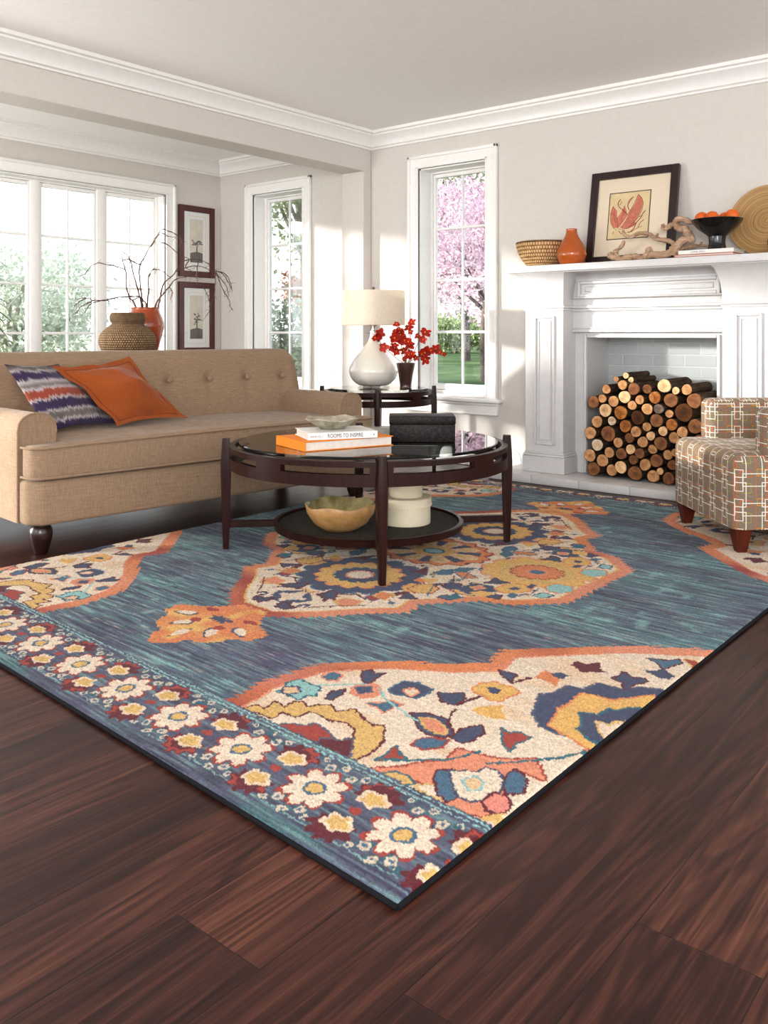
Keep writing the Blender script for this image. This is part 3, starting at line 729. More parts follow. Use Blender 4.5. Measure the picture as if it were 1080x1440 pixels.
def build_rug():
    AW, BL = 2.454, 3.5
    def graded(L, h0, h1):
        xs = [0.]; 
        while xs[-1] < L: xs.append(xs[-1]+h0+(h1-h0)*xs[-1]/L)
        return np.array(xs)*(L/xs[-1])
    A = graded(AW, .0032, .0062); B = graded(BL, .0030, .0082)
    na, nb_ = len(A), len(B)
    ga, gb = np.meshgrid(A, B, indexing='ij'); a = ga.ravel(); b = gb.ravel()
    def vnoise(u, v, seed, n=256):
        r = np.random.default_rng(seed).random((n, n))
        iu = np.floor(u).astype(int); iv = np.floor(v).astype(int); fu = u-iu; fv = v-iv
        fu = fu*fu*(3-2*fu); fv = fv*fv*(3-2*fv)
        g = lambda i, j: r[i % n, j % n]
        return (g(iu,iv)*(1-fu)+g(iu+1,iv)*fu)*(1-fv)+(g(iu,iv+1)*(1-fu)+g(iu+1,iv+1)*fu)*fv
    j1 = vnoise(a/.009, b/.009, 1)-.5+.7*(vnoise(a/.0045, b/.0045, 3)-.5); j2 = vnoise(a/.009, b/.009, 2)-.5+.7*(vnoise(a/.0045, b/.0045, 4)-.5)
    ju = a+.0065*j1; jv = b+.0065*j2
    p = np.abs(ju-1.31); q = np.where(jv < 1.83, jv, 3.66-jv)
    def sd(px, py, poly):
        P = np.array(poly, float); d = np.full(px.shape, 1e9); ins = np.zeros(px.shape, bool)
        for (x0, y0), (x1, y1) in zip(P, np.roll(P, -1, 0)):
            ex, ey = x1-x0, y1-y0; L2 = ex*ex+ey*ey+1e-12
            t = np.clip(((px-x0)*ex+(py-y0)*ey)/L2, 0, 1)
            d = np.minimum(d, (px-x0-t*ex)**2+(py-y0-t*ey)**2)
            c = ((y0 > py) != (y1 > py)) & (px < (x1-x0)*(py-y0)/(y1-y0+1e-12)+x0)
            ins ^= c
        d = np.sqrt(d); return np.where(ins, -d, d)
    C = np.zeros((len(a), 3))
    def put(m, c): C[m] = RC[c] if isinstance(c, str) else c
    def mixc(c1, c2, t): t = np.clip(t, 0, 1)[:, None]; return c1*(1-t)+c2*t
    # abrash field: streaks run across the rug
    s1 = vnoise(a/.22+3, b/.011, 5); s2 = vnoise(a/.5, b/.16+9, 6); s3 = vnoise(a/.09, b/.006, 7); s4 = vnoise(a/.30+50, b/.30, 8); blob = vnoise(a/.05, b/.045, 9)
    t = .40*s1+.35*s2+.25*s4
    F = mixc(RC['slate'], RC['teal'], (t-.30)*2.6)
    F = mixc(F, RC['purple']*.9, (s4-.55)*2.2*(s1 > .35))
    F = mixc(F, RC['navy']*.8, ((.44-t)*5))
    s3b = vnoise(a/.06+7, b/.0042, 27); s2b = vnoise(a/.30, b/.10, 28)
    F = mixc(F, RC['aqua'], (s3-.55)*2.2*(s2*.9+.30))
    F = mixc(F, RC['cream']*.75, (s3b-.74)*2.6*(s2b*1.2))
    F = mixc(F, RC['navy']*.5, (.36-s3)*2.4)
    F = mixc(F, RC['purple']*.6, (.30-s3b)*2.4)
    F = mixc(F, RC['aqua']*.9, (blob-.74)*2.6*(s2 > .45))
    C[:] = F
    saw = np.abs(((p-q)/.034) % 1-.5)*2; saw2 = np.abs(((p+q)/.044) % 1-.5)*2
    field = q > .285
    orange_var = vnoise(a/.16, b/.16, 12)
    band = mixc(RC['orange'], RC['coral'], (orange_var-.3)*2.2); band = mixc(band, RC['rust'], (vnoise(a/.2, b/.2, 13)-.62)*3)
    ground = mixc(RC['cream'], RC['tan'], (vnoise(a/.12, b/.05, 14)-.58)*1.8)
    # centre medallion
    med = [(-1,.772),(.09,.776),(.16,.83),(.235,.905),(.31,1.01),(.42,1.12),(.395,1.215),(.53,1.385),(.64,1.42),(.775,1.57),(.765,2.6),(-1,2.6)]
    d = sd(p, q, med)-.022*saw2+.006; m = (d < 0) & field; C[m] = band[m]
    m = (d+.004 > 0) & (d < 0); 
    d2 = sd(p, q, med); m = (d2 < -.055) & field; C[m] = ground[m]
    m = (d2 < -.047) & (d2 > -.055) & field; C[m] = RC['goldo']
    # pendants on the long axis
    pen = [(-1,.39),(.012,.39),(.045,.425),(.075,.475),(.135,.495),(.16,.56),(.215,.60),(.225,.655),(.15,.69),(.10,.735),(.06,.80),(-1,.80)]
    d = sd(p, q, pen)-.012*saw; m = (d < 0) & field; C[m] = mixc(RC['orange'], RC['goldo'], (vnoise(a/.05, b/.05, 15)-.45)*3)[m]
    for cx, cy, an in ((.0,.492,1.571),(.075,.555,1.0),(.142,.622,.5)):
        ca_, sa_ = math.cos(an), math.sin(an); x_ = (p-cx)*ca_-(q-cy)*-sa_*-1; 
        lx = (p-cx)*ca_-(q-cy)*sa_; ly = (p-cx)*sa_+(q-cy)*ca_
        e_ = np.hypot(lx/.034, ly/(.018-.22*np.clip(lx, -.03, .03)))
        put((e_ < 1.35) & (ly < .004) & field, 'navy'); put((e_ < 1.) & field, 'cream')
    put((np.hypot(p/.045, (q-.655)/.022) < 1+.3*np.sin(9*np.arctan2(q-.655, p))) & field, 'navy'); put((np.hypot((p-.10)/.03, (q-.70)/.014) < 1) & field, 'rust'); put((np.hypot((p-.06)/.02, (q-.60)/.02) < 1) & field, 'rust')
    # corner spandrels
    sp = [(.517,.1),(.50,.34),(.48,.41),(.505,.585),(.575,.685),(.655,.765),(.80,.86),(.868,.93),(.842,1.03),(.99,1.195),(1.085,1.30),(1.286,1.434),(1.9,1.8),(1.9,.1)]
    d = sd(p, q, sp)-.022*saw+.004; m = (d < 0) & field; C[m] = mixc(band, RC['rust'], (.42-q)*6)[m]
    d2 = sd(p, q, sp); m = (d2 < -.055) & field; C[m] = ground[m]
    m = (d2 < -.046) & (d2 > -.055) & field; C[m] = RC['coral']
    insp = (d2 < -.05) & field
    # small scattered sprigs on the cream ground
    d_med = sd(p, q, med); free = field & (d_med < -.08)
    rs = np.random.default_rng(77); cols_ = ['navy','blue','rust','gold','coral','tealdk','maroon','goldo','navy','orange']
    for gx in np.arange(.03, 1.0, .098):
        for gy in np.arange(.75, 1.86, .098):
            cx, cy = gx+rs.uniform(-.024,.024), gy+rs.uniform(-.024,.024); an = rs.uniform(0, PI); c1_, c2_ = cols_[rs.integers(10)], cols_[rs.integers(10)]; sz = rs.uniform(.7, 1.0); kind = rs.integers(3)
            idx = np.nonzero((np.abs(p-cx) < .05) & (np.abs(q-cy) < .05) & free)[0]
            if not len(idx): continue
            dx, dy = p[idx]-cx, q[idx]-cy; lx = dx*math.cos(an)+dy*math.sin(an); ly = -dx*math.sin(an)+dy*math.cos(an)
            C[idx[(np.abs(ly-.25*np.sin(lx*40)*.03) < .0022) & (np.abs(lx) < .042*sz)]] = RC['maroon' if kind else 'tealdk']
            if kind < 2:
                for ox, oy, rot, cc in ((-.016,.008,.6,c1_),(.014,-.008,.6,c2_),(.012,.011,-.7,c1_)):
                    ax, ay = lx-ox*sz, ly-oy*sz; bx, by = ax*math.cos(rot)+ay*math.sin(rot), -ax*math.sin(rot)+ay*math.cos(rot)
                    C[idx[np.hypot(bx/(.0165*sz), by/(.0075*sz)) < 1]] = RC[cc]
            else:
                r_ = np.hypot(lx, ly); t_ = np.arctan2(ly, lx)
                C[idx[r_ < .019*sz*(.75+.25*np.cos(5*t_))]] = RC[c1_]; C[idx[r_ < .007*sz]] = RC[c2_]
    # rosettes
    def rosette(cp, cq, R, cols, lob, asp=1.):
        dx = p-cp; dy = (q-cq)/asp; r = np.hypot(dx, dy); th = np.arctan2(dy, dx)
        sc = 1+.17*(np.abs(np.sin(th*lob/2))**.7-.5)+.05*j1
        for f, c in cols: put((r*1/sc < R*f) & field, c)
    rosette(0, 1.344, .225, ((1.04,'blue'),(1.,'navy'),(.74,'orange'),(.70,'goldo'),(.44,'tealdk'),(.41,'navy'),(.24,'coral'),(.20,'cream')), 14)
    rosette(.50, 1.83, .205, ((1.04,'coral'),(1.,'goldo'),(.72,'gold'),(.5,'rust'),(.46,'orange'),(.22,'coral'),(.14,'blue')), 12, .95)
    # centre flower
    dx = p; dy = 1.83-q; r = np.hypot(dx/.255, dy/.215); th = np.arctan2(dy, dx)
    put((r < 1+.06*np.sin(th*16)) & field, 'rust'); put((r < .95+.06*np.sin(th*16)) & field, 'orange')
    pet = np.cos(th*8); m = (r < .86*(.55+.45*np.abs(np.cos(th*4)))) & (r > .30) & (np.abs(np.cos(th*4)) > .55) & field; put(m, 'tan')
    m = (r < .82) & (r > .42) & (np.abs(np.sin(th*4)) > .86) & field; put(m, 'navy')
    m = (r < .70) & (r > .45) & (np.abs(np.cos(th*4)) > .90) & field; put(m, 'gold')
    put((r < .36) & field, 'goldo'); put((r < .20) & field, 'tealdk'); put((r < .15) & field, 'aqua')
    # drawn motifs
    def motifs(L, clip):
        for f, o, pts in L:
            P = np.array(pts)/1000.
            lo = P.min(0)-.02; hi = P.max(0)+.02
            idx = np.nonzero((p > lo[0]) & (p < hi[0]) & (q > lo[1]) & (q < hi[1]) & clip)[0]
            if not len(idx): continue
            d = sd(p[idx], q[idx], P)
            if o: C[idx[(d >= 0) & (d < .0065)]] = RC[o]
            C[idx[d < 0]] = RC[f]
    motifs(MEDA, field); motifs(SPAN, insp | (field & (d2 < -.0)))
    # thin teal vine lines in the spandrels and medallion
    def vine(pts, c, w):
        P = np.array(pts); 
        for (x0, y0), (x1, y1) in zip(P, P[1:]):
            ex, ey = x1-x0, y1-y0; t_ = np.clip(((p-x0)*ex+(q-y0)*ey)/(ex*ex+ey*ey), 0, 1)
            put((np.hypot(p-x0-t_*ex, q-y0-t_*ey) < w) & field, c)
    vine([(.735,.60),(.80,.56),(.87,.54),(.93,.52)], 'aqua', .0035); vine([(.60,.50),(.66,.56),(.70,.60)], 'aqua', .0035)
    vine([(.98,.33),(1.04,.37),(1.10,.43),(1.13,.50)], 'tealdk', .004); vine([(1.17,.47),(1.22,.52),(1.28,.60),(1.32,.68)], 'tealdk', .004)
    vine([(.10,1.10),(.16,1.15),(.22,1.13)], 'maroon', .004); vine([(.12,.92),(.20,1.02),(.26,1.08)], 'maroon', .003); vine([(.36,1.30),(.30,1.42),(.34,1.55),(.30,1.66)], 'tealdk', .003)
    # border
    per = .2395; bd = q <= .285
    G = mixc(RC['slate']*.95, RC['teal']*.72, (s4-.55)*2); G = mixc(G, RC['purple']*.85, (s4-.5)*2); G = mixc(G, RC['aqua']*.8, (s3-.62)*1.7); G = mixc(G, RC['navy']*.5, (.40-s3)*2.2); G = mixc(G, RC['purple']*.6, (.34-s1)*2.0)
    C[bd] = G[bd]
    u = ((p+per/2) % per)-per/2; v = q-.149                       # flower frame
    uh = (p % per)-per/2                                          # tulip frame, mid between two flowers
    sgn = np.where(ju < 1.31, -1., 1.)
    us = u*sgn*-1; uhs = uh*sgn*-1
    for l_ in (.262,.276): put(bd & (np.abs(q-l_-.003*j1) < .0022) & (s1 > .25), 'aqua')
    put(bd & (np.abs(q-.047) < .002) & (s1 > .35), RC['aqua']*.7)
    m = bd & (q < .043); C[m] = mixc(mixc(RC['slate']*.9, RC['teal']*.8, (s4-.45)*4), RC['purple']*.75, (s1-.5)*2.4)[m]; C[m] = mixc(C, RC['aqua']*.8, (s3-.60)*1.8)[m]; C[m] = mixc(C, RC['navy']*.45, (.40-s3)*2.4)[m]
    def rad(x, y): return np.hypot(x, y)
    for fx, fy, rr in ((.036,.074,.013),(-.03,.080,.013),(-.002,.098,.011),(.034,-.074,.013),(-.032,-.072,.013),(.004,-.094,.012),(-.06,.098,.009),(.062,.092,.010),(-.058,-.09,.010),(.06,-.086,.009)):
        e_ = rad(us-fx, v-fy); put(bd & (e_ < rr*1.25), 'tealdk'); put(bd & (e_ < rr) & (blob+.0*e_ > .18), 'cream'); put(bd & (e_ < rr*.45), 'blue')
        m = bd & (e_ < rr) & (e_ >= rr*.45); C[m] = C[m]*.82
    r = rad(u, v); th = np.arctan2(v, u)
    for off, c in ((1.13,'rust'),(1.,'cream')): put(bd & (r < .070*off*(.62+.38*np.abs(np.cos(th*4))**.75)*(1+.05*j2)), c)
    put(bd & (r < .026), 'blue'); put(bd & (r < .0185), 'gold')
    for cy, fl in ((.049, 1.), (-.055, -1.)):                       # tulip pairs
        x = uhs; y = (v-cy)*fl; 
        e_ = rad(x/.050, (y-.018)/.042); lob = 1+.16*np.sin(np.arctan2(y-.018, x)*9)
        put(bd & (e_ < lob) & (y > -.008), 'maroon'); put(bd & (e_ < lob*.9) & (e_ > .62) & (y > -.002) & (blob > .5), 'rust')
        r2 = rad(x/.036, y/.027); l2 = 1+.14*np.sin(np.arctan2(y, x)*5+1.2)
        put(bd & (r2 < l2), 'creamo'); put(bd & (r2 < l2*.70), 'gold')
    put(bd & (rad(uhs/.016, (v+.003)/.012) < 1), 'rust'); 
    # wool irregularity and random tone of single tufts
    tuft = RNG.random(len(a)); C *= (.76+.46*tuft)[:, None]; C *= (.93+.14*vnoise(a/.15, b/.004, 21))[:, None]
    # geometry
    X = -.876-a; yn = 1.093+.072*a; Y = yn+b/BL*(4.60-yn)
    ed = np.minimum(np.minimum(a, AW-a), np.minimum(b, BL-b))
    Z = .0125+.0014*(tuft-.5)+.0012*(vnoise(a/.01, b/.01, 22)-.5)-.006*np.clip(1-ed/.006, 0, 1)
    co = np.stack([X, Y, Z], 1)
    i = np.arange(na*nb_).reshape(na, nb_)
    quads = np.stack([i[:-1,:-1], i[:-1,1:], i[1:,1:], i[1:,:-1]], -1).reshape(-1, 4)
    me = bpy.data.meshes.new('rug')
    me.vertices.add(len(co)); me.vertices.foreach_set('co', co.astype(np.float32).ravel())
    me.loops.add(quads.size); me.loops.foreach_set('vertex_index', quads.astype(np.int32).ravel())
    me.polygons.add(len(quads)); me.polygons.foreach_set('loop_start', (np.arange(len(quads))*4).astype(np.int32))
    me.update(calc_edges=True)
    me.polygons.foreach_set('use_smooth', np.ones(len(quads), bool))
    ca = me.color_attributes.new('Col', 'FLOAT_COLOR', 'POINT')
    ca.data.foreach_set('color', np.concatenate([np.clip(C, 0, 1), np.ones((len(C), 1))], 1).astype(np.float32).ravel())
    o = bpy.data.objects.new('rug', me); COL.objects.link(o); me.materials.append(M['rug'])
    tag(o, 'large teal, rust and cream medallion patterned wool area rug on the dark wood floor', 'rug')
    # woven backing and dark edge binding
    cs = [(-.876, 1.093), (-.876-AW, 1.093+.072*AW), (-.876-AW, 4.60), (-.876, 4.60)]
    bm = nb(); prism(bm, cs[::-1], .001, .006); 
    for (x0, y0), (x1, y1) in zip(cs, cs[1:]+cs[:1]): tube(bm, [(x0, y0, .0058), (x1, y1, .0058)], .0048, 8)
    link('binding', bm, M['black_rubber'], o)
build_rug()
# ================================================================ SOFA
SA = math.radians(84.5); SL, SD = 1.965, .87
sx_, sy_ = Vector((math.cos(SA), math.sin(SA), 0)), Vector((-math.sin(SA), math.cos(SA), 0))
sofa_loc = Vector((-3.383, 1.832, 0))+sx_*SL/2+sy_*SD/2
sofa = thing('sofa', 'tan linen two seat sofa with button tufted back and dark turned legs', 'sofa', sofa_loc, SA)
OX, OY = -SL/2, -SD/2
bm = nb(); prism(bm, [(OX+.055,OY+.0),(OX+SL-.055,OY+0.),(OX+SL-.006,OY+.05),(OX+SL-.006,OY+SD-.03),(OX+.006,OY+SD-.03),(OX+.006,OY+.05)], .130, .316, .018, 3)
link('base', bm, M['sofa'], sofa)
def arm(x0, x1):
    w = x1-x0; prof = []
    prof += [(x0, .135), (x1, .135), (x1, .50)]
    for k in range(0, 9):
        a = PI*k/8; prof.append(((x0+x1)/2+w/2*math.cos(a), .515+.073*math.sin(a)**.8 if 0 < k < 8 else .515))
    bm = nb(); y0, y1 = OY+.115, OY+SD-.06
    t = bmesh.new(); A = [t.verts.new((x, y0, z)) for x, z in prof]; f = t.faces.new(A)
    r = bmesh.ops.extrude_face_region(t, geom=[f])
    for g in r['geom']:
        if isinstance(g, bmesh.types.BMVert): g.co.y = y1
    bmesh.ops.recalc_face_normals(t, faces=t.faces); join(bm, t)
    o = link('arm', bm, M['sofa'], sofa, smooth=40)
    bm = nb(); tube(bm, [(x, y0, z) for x, z in prof[2:]]+[(prof[-1][0], y0, .14)], .0045, 6); link('piping', bm, M['sofa'], o)
arm(OX, OX+.165); arm(OX+SL-.165, OX+SL)
# T shaped seat cushion
T = [(OX+.012,OY+.012),(OX+.05,OY-.012),(OX+.45,OY-.019),(0,OY-.022),(OX+SL-.45,OY-.019),(OX+SL-.05,OY-.012),(OX+SL-.012,OY+.012),(OX+SL-.012,OY+.108),(OX+SL-.17,OY+.112),(OX+SL-.17,OY+.66),(OX+.17,OY+.66),(OX+.17,OY+.112),(OX+.012,OY+.108)]
bm = nb(); prism(bm, T, .318, .458, .022, 4)
bmesh.ops.subdivide_edges(bm, edges=[e_ for e_ in bm.edges if e_.calc_length() > .25], cuts=6, use_grid_fill=True)
for v in bm.verts:
    if v.co.z > .44: v.co.z += .016*max(0, 1-(v.co.x/(SL/2))**2)
cu = link('seat_cushion', bm, M['sofa'], sofa, smooth=50)
bm = nb()
fr = [(OX+.006,OY+.10),(OX+.008,OY+.012),(OX+.05,OY-.014),(0,OY-.025),(OX+SL-.05,OY-.014),(OX+SL-.008,OY+.012),(OX+SL-.006,OY+.10)]
fr = [(OX+.008,OY+.10),(OX+.009,OY+.018),(OX+.022,OY+.0),(OX+.05,OY-.0145)]+[(-SL/2+.05+(SL-.1)*t/16, OY-.0145-.0105*(1-(2*t/16-1)**2)) for t in range(1,16)]+[(OX+SL-.05,OY-.0145),(OX+SL-.022,OY+.0),(OX+SL-.009,OY+.018),(OX+SL-.008,OY+.10)]
for z in (.450, .328): tube(bm, [(x, y, z+(.012*max(0,1-(x/(SL/2))**2) if z > .4 else 0)) for x, y in fr], .0055, 6)
link('piping', bm, M['sofa'], cu)
# back with tufting
BUT = [OX+SL-.155-.2585*i for i in range(7)]
bm = nb(); nx = 96
prof = []
for k in range(19): prof.append((.612+.055*(k/18), .40+.345*k/18))                  # front face, leaning back
for k in range(1, 9): a = PI/2*k/8; prof.append((.667+.085*(1-math.cos(a)), .745+.088*math.sin(a)))
for k in range(1, 8): a = PI/2*k/7; prof.append((.762+.098*math.sin(a), .833-.07*(1-math.cos(a))))
prof += [(.862,.6),(.862,.14)]
rows = []
for i in range(nx+1):
    s = i/nx; x = OX+.004+(SL-.008)*s
    dd = min(s, 1-s)*(SL); cr = .09
    kz = 1.0 if dd > cr else .40+.60*math.sqrt(max(0, 1-((cr-dd)/cr)**2))
    ring = []
    for y, z in prof:
        zz = .745+(z-.745)*1.0 if z <= .70 else z
        yy = y
        if z > .62:
            zz = .62+(z-.62)*(kz if dd < cr else 1.)
        if dd < cr and y < .75: yy += .05*(1-math.sqrt(max(0, 1-((cr-dd)/cr)**2)))
        if y < .67 and z < .75:
            yy -= .012*math.sin(PI*min(1, max(0, (z-.40)/.36)))
            for bx in BUT:
                q = math.hypot(x-bx, (zz-.672)); yy += .022*math.exp(-(q/.032)**2)+.008*math.exp(-((x-bx)/.016)**2)*math.exp(-((zz-.60)/.09)**2)
        ring.append(bm.verts.new((x, OY+yy, zz)))
    rows.append(ring)
for A, B in zip(rows, rows[1:]):
    for k in range(len(prof)-1): bm.faces.new((A[k], A[k+1], B[k+1], B[k]))
bm.faces.new(rows[0]); bm.faces.new(rows[-1][::-1])
for A, B in zip(rows, rows[1:]): bm.faces.new((A[0], B[0], B[-1], A[-1]))
link('backrest', bm, M['sofa'], sofa, smooth=60)
bm0 = nb(); lathe(bm0, [(0,-.004),(.015,-.003),(.0175,0),(.015,.006),(.008,.009),(0,.010)], 16)
bme = None
for bx in BUT:
    b_ = bm0.copy(); b_.transform(Matrix.Translation((bx, OY+.641, .672)) @ Matrix.Rotation(PI/2, 4, 'X')); link('button', b_, M['sofa'], sofa)
bm0.free()
legp = [(0,0),(.022,.0),(.028,.004),(.036,.03),(.045,.062),(.048,.085),(.046,.105),(.038,.118),(.040,.130),(0,.130)]
for lx, ly in ((OX+.085, OY+.085), (OX+SL-.085, OY+.085), (OX+.09, OY+SD-.13), (OX+SL-.09, OY+SD-.13)):
    bm = nb(); z0 = .014 if (lx > 0 and ly < 0) else .0005
    lathe(bm, [(r, max(z, z0)) for r, z in legp], 28, (lx, ly, 0)); link('leg', bm, M['darkleg'], sofa)

# ---------------------------------------------------------------- pillows
def pillow(name, label, c, thick, flange, mat, seed, pinch=.05):
    """c = four world corners (00,10,11,01)"""
    c = [Vector(p) for p in c]; ctr = sum(c, Vector())/4
    n = (c[1]-c[0]).cross(c[3]-c[0]).normalized()
    o = thing(name, label, 'pillow', (ctr.x, ctr.y, min(p.z for p in c)))
    bm = nb(); uvl = bm.loops.layers.uv.verify(); K = 30
    g = {}
    for side in (0, 1):
        for i in range(K+1):
            for j in range(K+1):
                u, v = i/K, j/K
                edge = i in (0, K) or j in (0, K)
                if side and edge: g[1,i,j] = g[0,i,j]; continue
                uu = u-.5; vv = v-.5
                us = .5+uu*(1-pinch*(1-(2*vv)**2)); vs = .5+vv*(1-pinch*(1-(2*uu)**2))
                P = (c[0]*(1-us)+c[1]*us)*(1-vs)+(c[3]*(1-us)+c[2]*us)*vs
                fu = max(0, min(1, (min(u, 1-u)-flange)/(.5-flange))); fv = max(0, min(1, (min(v, 1-v)-flange)/(.5-flange)))
                h = thick*(fu**.55*fv**.55)
                w = .010*mnoise.noise(Vector((u*4, v*4, seed)))+.006*mnoise.noise(Vector((u*11, v*11, seed+5)))
                wav = .010*math.sin(u*17+seed)*math.sin(v*13) if (flange and (fu == 0 or fv == 0)) else 0
                g[side,i,j] = bm.verts.new(P+n*((h if side == 0 else -h*.75)+w*(1 if fu*fv > 0 else .5)+wav+(.0025 if side == 0 else -.0025)))
    for side in (0, 1):
        for i in range(K):
            for j in range(K):
                vs_ = [g[side,i,j], g[side,i+1,j], g[side,i+1,j+1], g[side,i,j+1]]
                uv_ = [(i/K,j/K),((i+1)/K,j/K),((i+1)/K,(j+1)/K),(i/K,(j+1)/K)]
                if side: vs_.reverse(); uv_.reverse()
                f = bm.faces.new(vs_)
                for l, q in zip(f.loops, uv_): l[uvl].uv = q
    seam = []
    if flange:
        kf = round(flange*K)-1
        for i, j in [(i, kf) for i in range(kf, K-kf)]+[(K-kf, j) for j in range(kf, K-kf)]+[(i, K-kf) for i in range(K-kf, kf, -1)]+[(kf, j) for j in range(K-kf, kf-1, -1)]: seam.append(g[0,i,j].co.copy()+n*.0015)
    body = link('cover', bm, mat, o, smooth=80, world=True, recalc=False)
    if seam:
        bm = nb(); tube(bm, seam, .0024, 6); link('flange_seam', bm, M['seamorange'], body, world=True)
    return o, c, n
po, pc, pn = pillow('throw_pillow', 'orange flanged throw pillow leaning in the sofa seat, in front of the striped one', [(-3.690,2.445,.475),(-3.715,2.885,.480),(-3.895,2.650,.806),(-3.87,2.205,.768)], .125, .085, M['pilloworange'], 1.3, .13)
po, pc, pn = pillow('throw_pillow', 'purple, grey and rust striped throw pillow against the left sofa arm', [(-3.735,2.10,.475),(-3.80,2.53,.476),(-3.955,2.29,.775),(-3.83,1.955,.785)], .075, 0, M['ikat'], 4.1, .08)

# ================================================================ ROUND TABLES
def round_table(name, label, loc, rotz, H, R, shelf=True, sc=1., ap=(.364,.412,.433,.455)):
    t = thing(name, label, 'table', loc, rotz)
    z0, z1, z2, z3 = ap; ri, ro = R+.012, R+.020
    bm = nb()
    def ringseg(a0, a1, za, zb, n):
        closed = abs(a1-a0-2*PI) < 1e-6; m = n if closed else n+1; rg = []
        for i in range(m):
            a = a0+(a1-a0)*i/n; ca, sa = math.cos(a), math.sin(a)
            rg.append([bm.verts.new((r*ca, r*sa, z)) for r, z in ((ri-.018, za), (ro, za), (ro, zb), (ri-.018, zb))])
        for i in range(n):
            A, B = rg[i], rg[(i+1) % m]
            for k in range(4): bm.faces.new((A[k], A[(k+1)%4], B[(k+1)%4], B[k]))
        if not closed: bm.faces.new(rg[0]); bm.faces.new(rg[-1][::-1])
    ringseg(0, 2*PI, z0, z1+.0003, 128); ringseg(0, 2*PI, z2-.0003, z3, 128)
    D = math.radians
    for k in range(4):
        b = k*PI/2
        for a0, a1 in ((-4.2, 4.2), (38.5, 51.5)): ringseg(b+D(a0), b+D(a1), z1, z2, 6)
    link('apron', bm, M['espresso'], t, smooth=35)
    bm = nb(); lathe(bm, [(0,z3+.001),(R-.024,z3+.001),(R-.020,z3+.003),(R-.020,H-.003),(R-.024,H),(0,H)], 128); link('glass_top', bm, M['tglass'], t, smooth=35)
    for k in range(4):
        a = k*PI/2; bm = nb(); rl = ro+.013*sc
        secs = [(.0, .0145*sc), (z0*.45, .0195*sc), (z0*.9, .0235*sc), (z0, .024*sc), (z3, .0185*sc), (H+.012, .0165*sc)]
        rings = []
        for z, w in secs:
            rings.append([bm.verts.new((rl*math.cos(a)+math.cos(a)*x-math.sin(a)*y, rl*math.sin(a)+math.sin(a)*x+math.cos(a)*y, z)) for x, y in ((-w*.8,-w),(-w*.6,-w*1.05),(w*.8,-w*.75),(w*.95,-w*.4),(w*.95,w*.4),(w*.8,w*.75),(-w*.6,w*1.05),(-w*.8,w))])
        for A, B in zip(rings, rings[1:]):
            for i in range(8): bm.faces.new((A[i], A[(i+1)%8], B[(i+1)%8], B[i]))
        bm.faces.new(rings[0][::-1]); bm.faces.new(rings[-1])
        link('leg', bm, M['espresso'], t, smooth=30)
    if shelf:
        rs = R*.705; zs = .083
        bm = nb(); lathe(bm, [(0,zs),(rs-.02,zs),(rs,zs+.002),(rs+.003,zs+.027),(rs-.004,zs+.030),(rs-.016,zs+.029),(rs-.018,zs+.012),(0,zs+.012)], 96); s_ = link('shelf', bm, M['espresso'], t, smooth=35)
        bm = nb(); uvl = bm.loops.layers.uv.verify()
        c = bm.verts.new((0,0,zs+.018)); rg = [bm.verts.new(((rs-.0175)*math.cos(2*PI*i/96), (rs-.0175)*math.sin(2*PI*i/96), zs+.018)) for i in range(96)]
        for i in range(96):
            f = bm.faces.new((c, rg[i], rg[(i+1)%96]))
            for l in f.loops: l[uvl].uv = (l.vert.co.x, l.vert.co.y)
        link('woven_panel', bm, M['cane'], s_, smooth=0)
        for k in range(4):
            bm = nb(); box(bm, rs-.002, ro+.002, -.011, .011, zs+.006, zs+.034, .002, 1, Matrix.Rotation(k*PI/2, 4, 'Z')); link('stretcher', bm, M['espresso'], t)
    return t
RT = .0145                                   # top of the rug pile
TC = Vector((-2.459, 2.870, RT))
round_table('coffee_table', 'round dark wood coffee table with glass top and low shelf, on the rug', TC, math.radians(45.2), .468-RT, .572, True, 1., tuple(v-RT for v in (.364,.409,.435,.455)))
ET = Vector((-3.707, 4.42, 0))
round_table('end_table', 'small round dark wood end table with glass top beside the window', ET, math.radians(39.4), .570, .335, False, .9, (.465,.502,.530,.556))

# ================================================================ ARMCHAIR
A0 = Vector((-1.192, 3.700, 0)); e1 = Vector((-.442, .481, 0)).normalized(); e2 = Vector((.736, .677, 0)).normalized()
# local x along the front from the near corner, local y towards the back
ang = math.atan2(e1.y, e1.x); CW, CD = .665, .78
cl = A0+e1*CW/2+e2*CD/2
chair = thing('armchair', 'taupe armchair with cream, orange and olive lattice upholstery at the right edge', 'armchair', (cl.x, cl.y, RT), ang)
# in this frame the back lies along -y
def cpart(name, fn, smooth=50):
    bm = nb(); fn(bm); cubeuv(bm); link(name, bm, M['plaid'], chair, smooth=smooth)
zz = -RT
def seatf(bm):
    box(bm, -CW/2, CW/2, -CD/2+.12, CD/2, .112+zz, .422+zz, .045, 5)
    for v in bm.verts:
        if v.co.z < .2: v.co.z = max(.112+zz, v.co.z-.03) if v.co.z < .16 else v.co.z
        if v.co.z > .36: v.co.z += .014*(1-(2*v.co.x/CW)**2)
cpart('seat', seatf)
cpart('arm', lambda bm: box(bm, CW/2-.118, CW/2+.012, -CD/2, CD/2-.135, .40+zz, .612+zz, .035, 5))
cpart('arm', lambda bm: box(bm, -CW/2-.012, -CW/2+.118, -CD/2, CD/2-.135, .40+zz, .612+zz, .035, 5))
cpart('backrest', lambda bm: box(bm, -CW/2-.012, CW/2+.012, -CD/2-.02, -CD/2+.17, .125+zz, .86+zz, .05, 5))
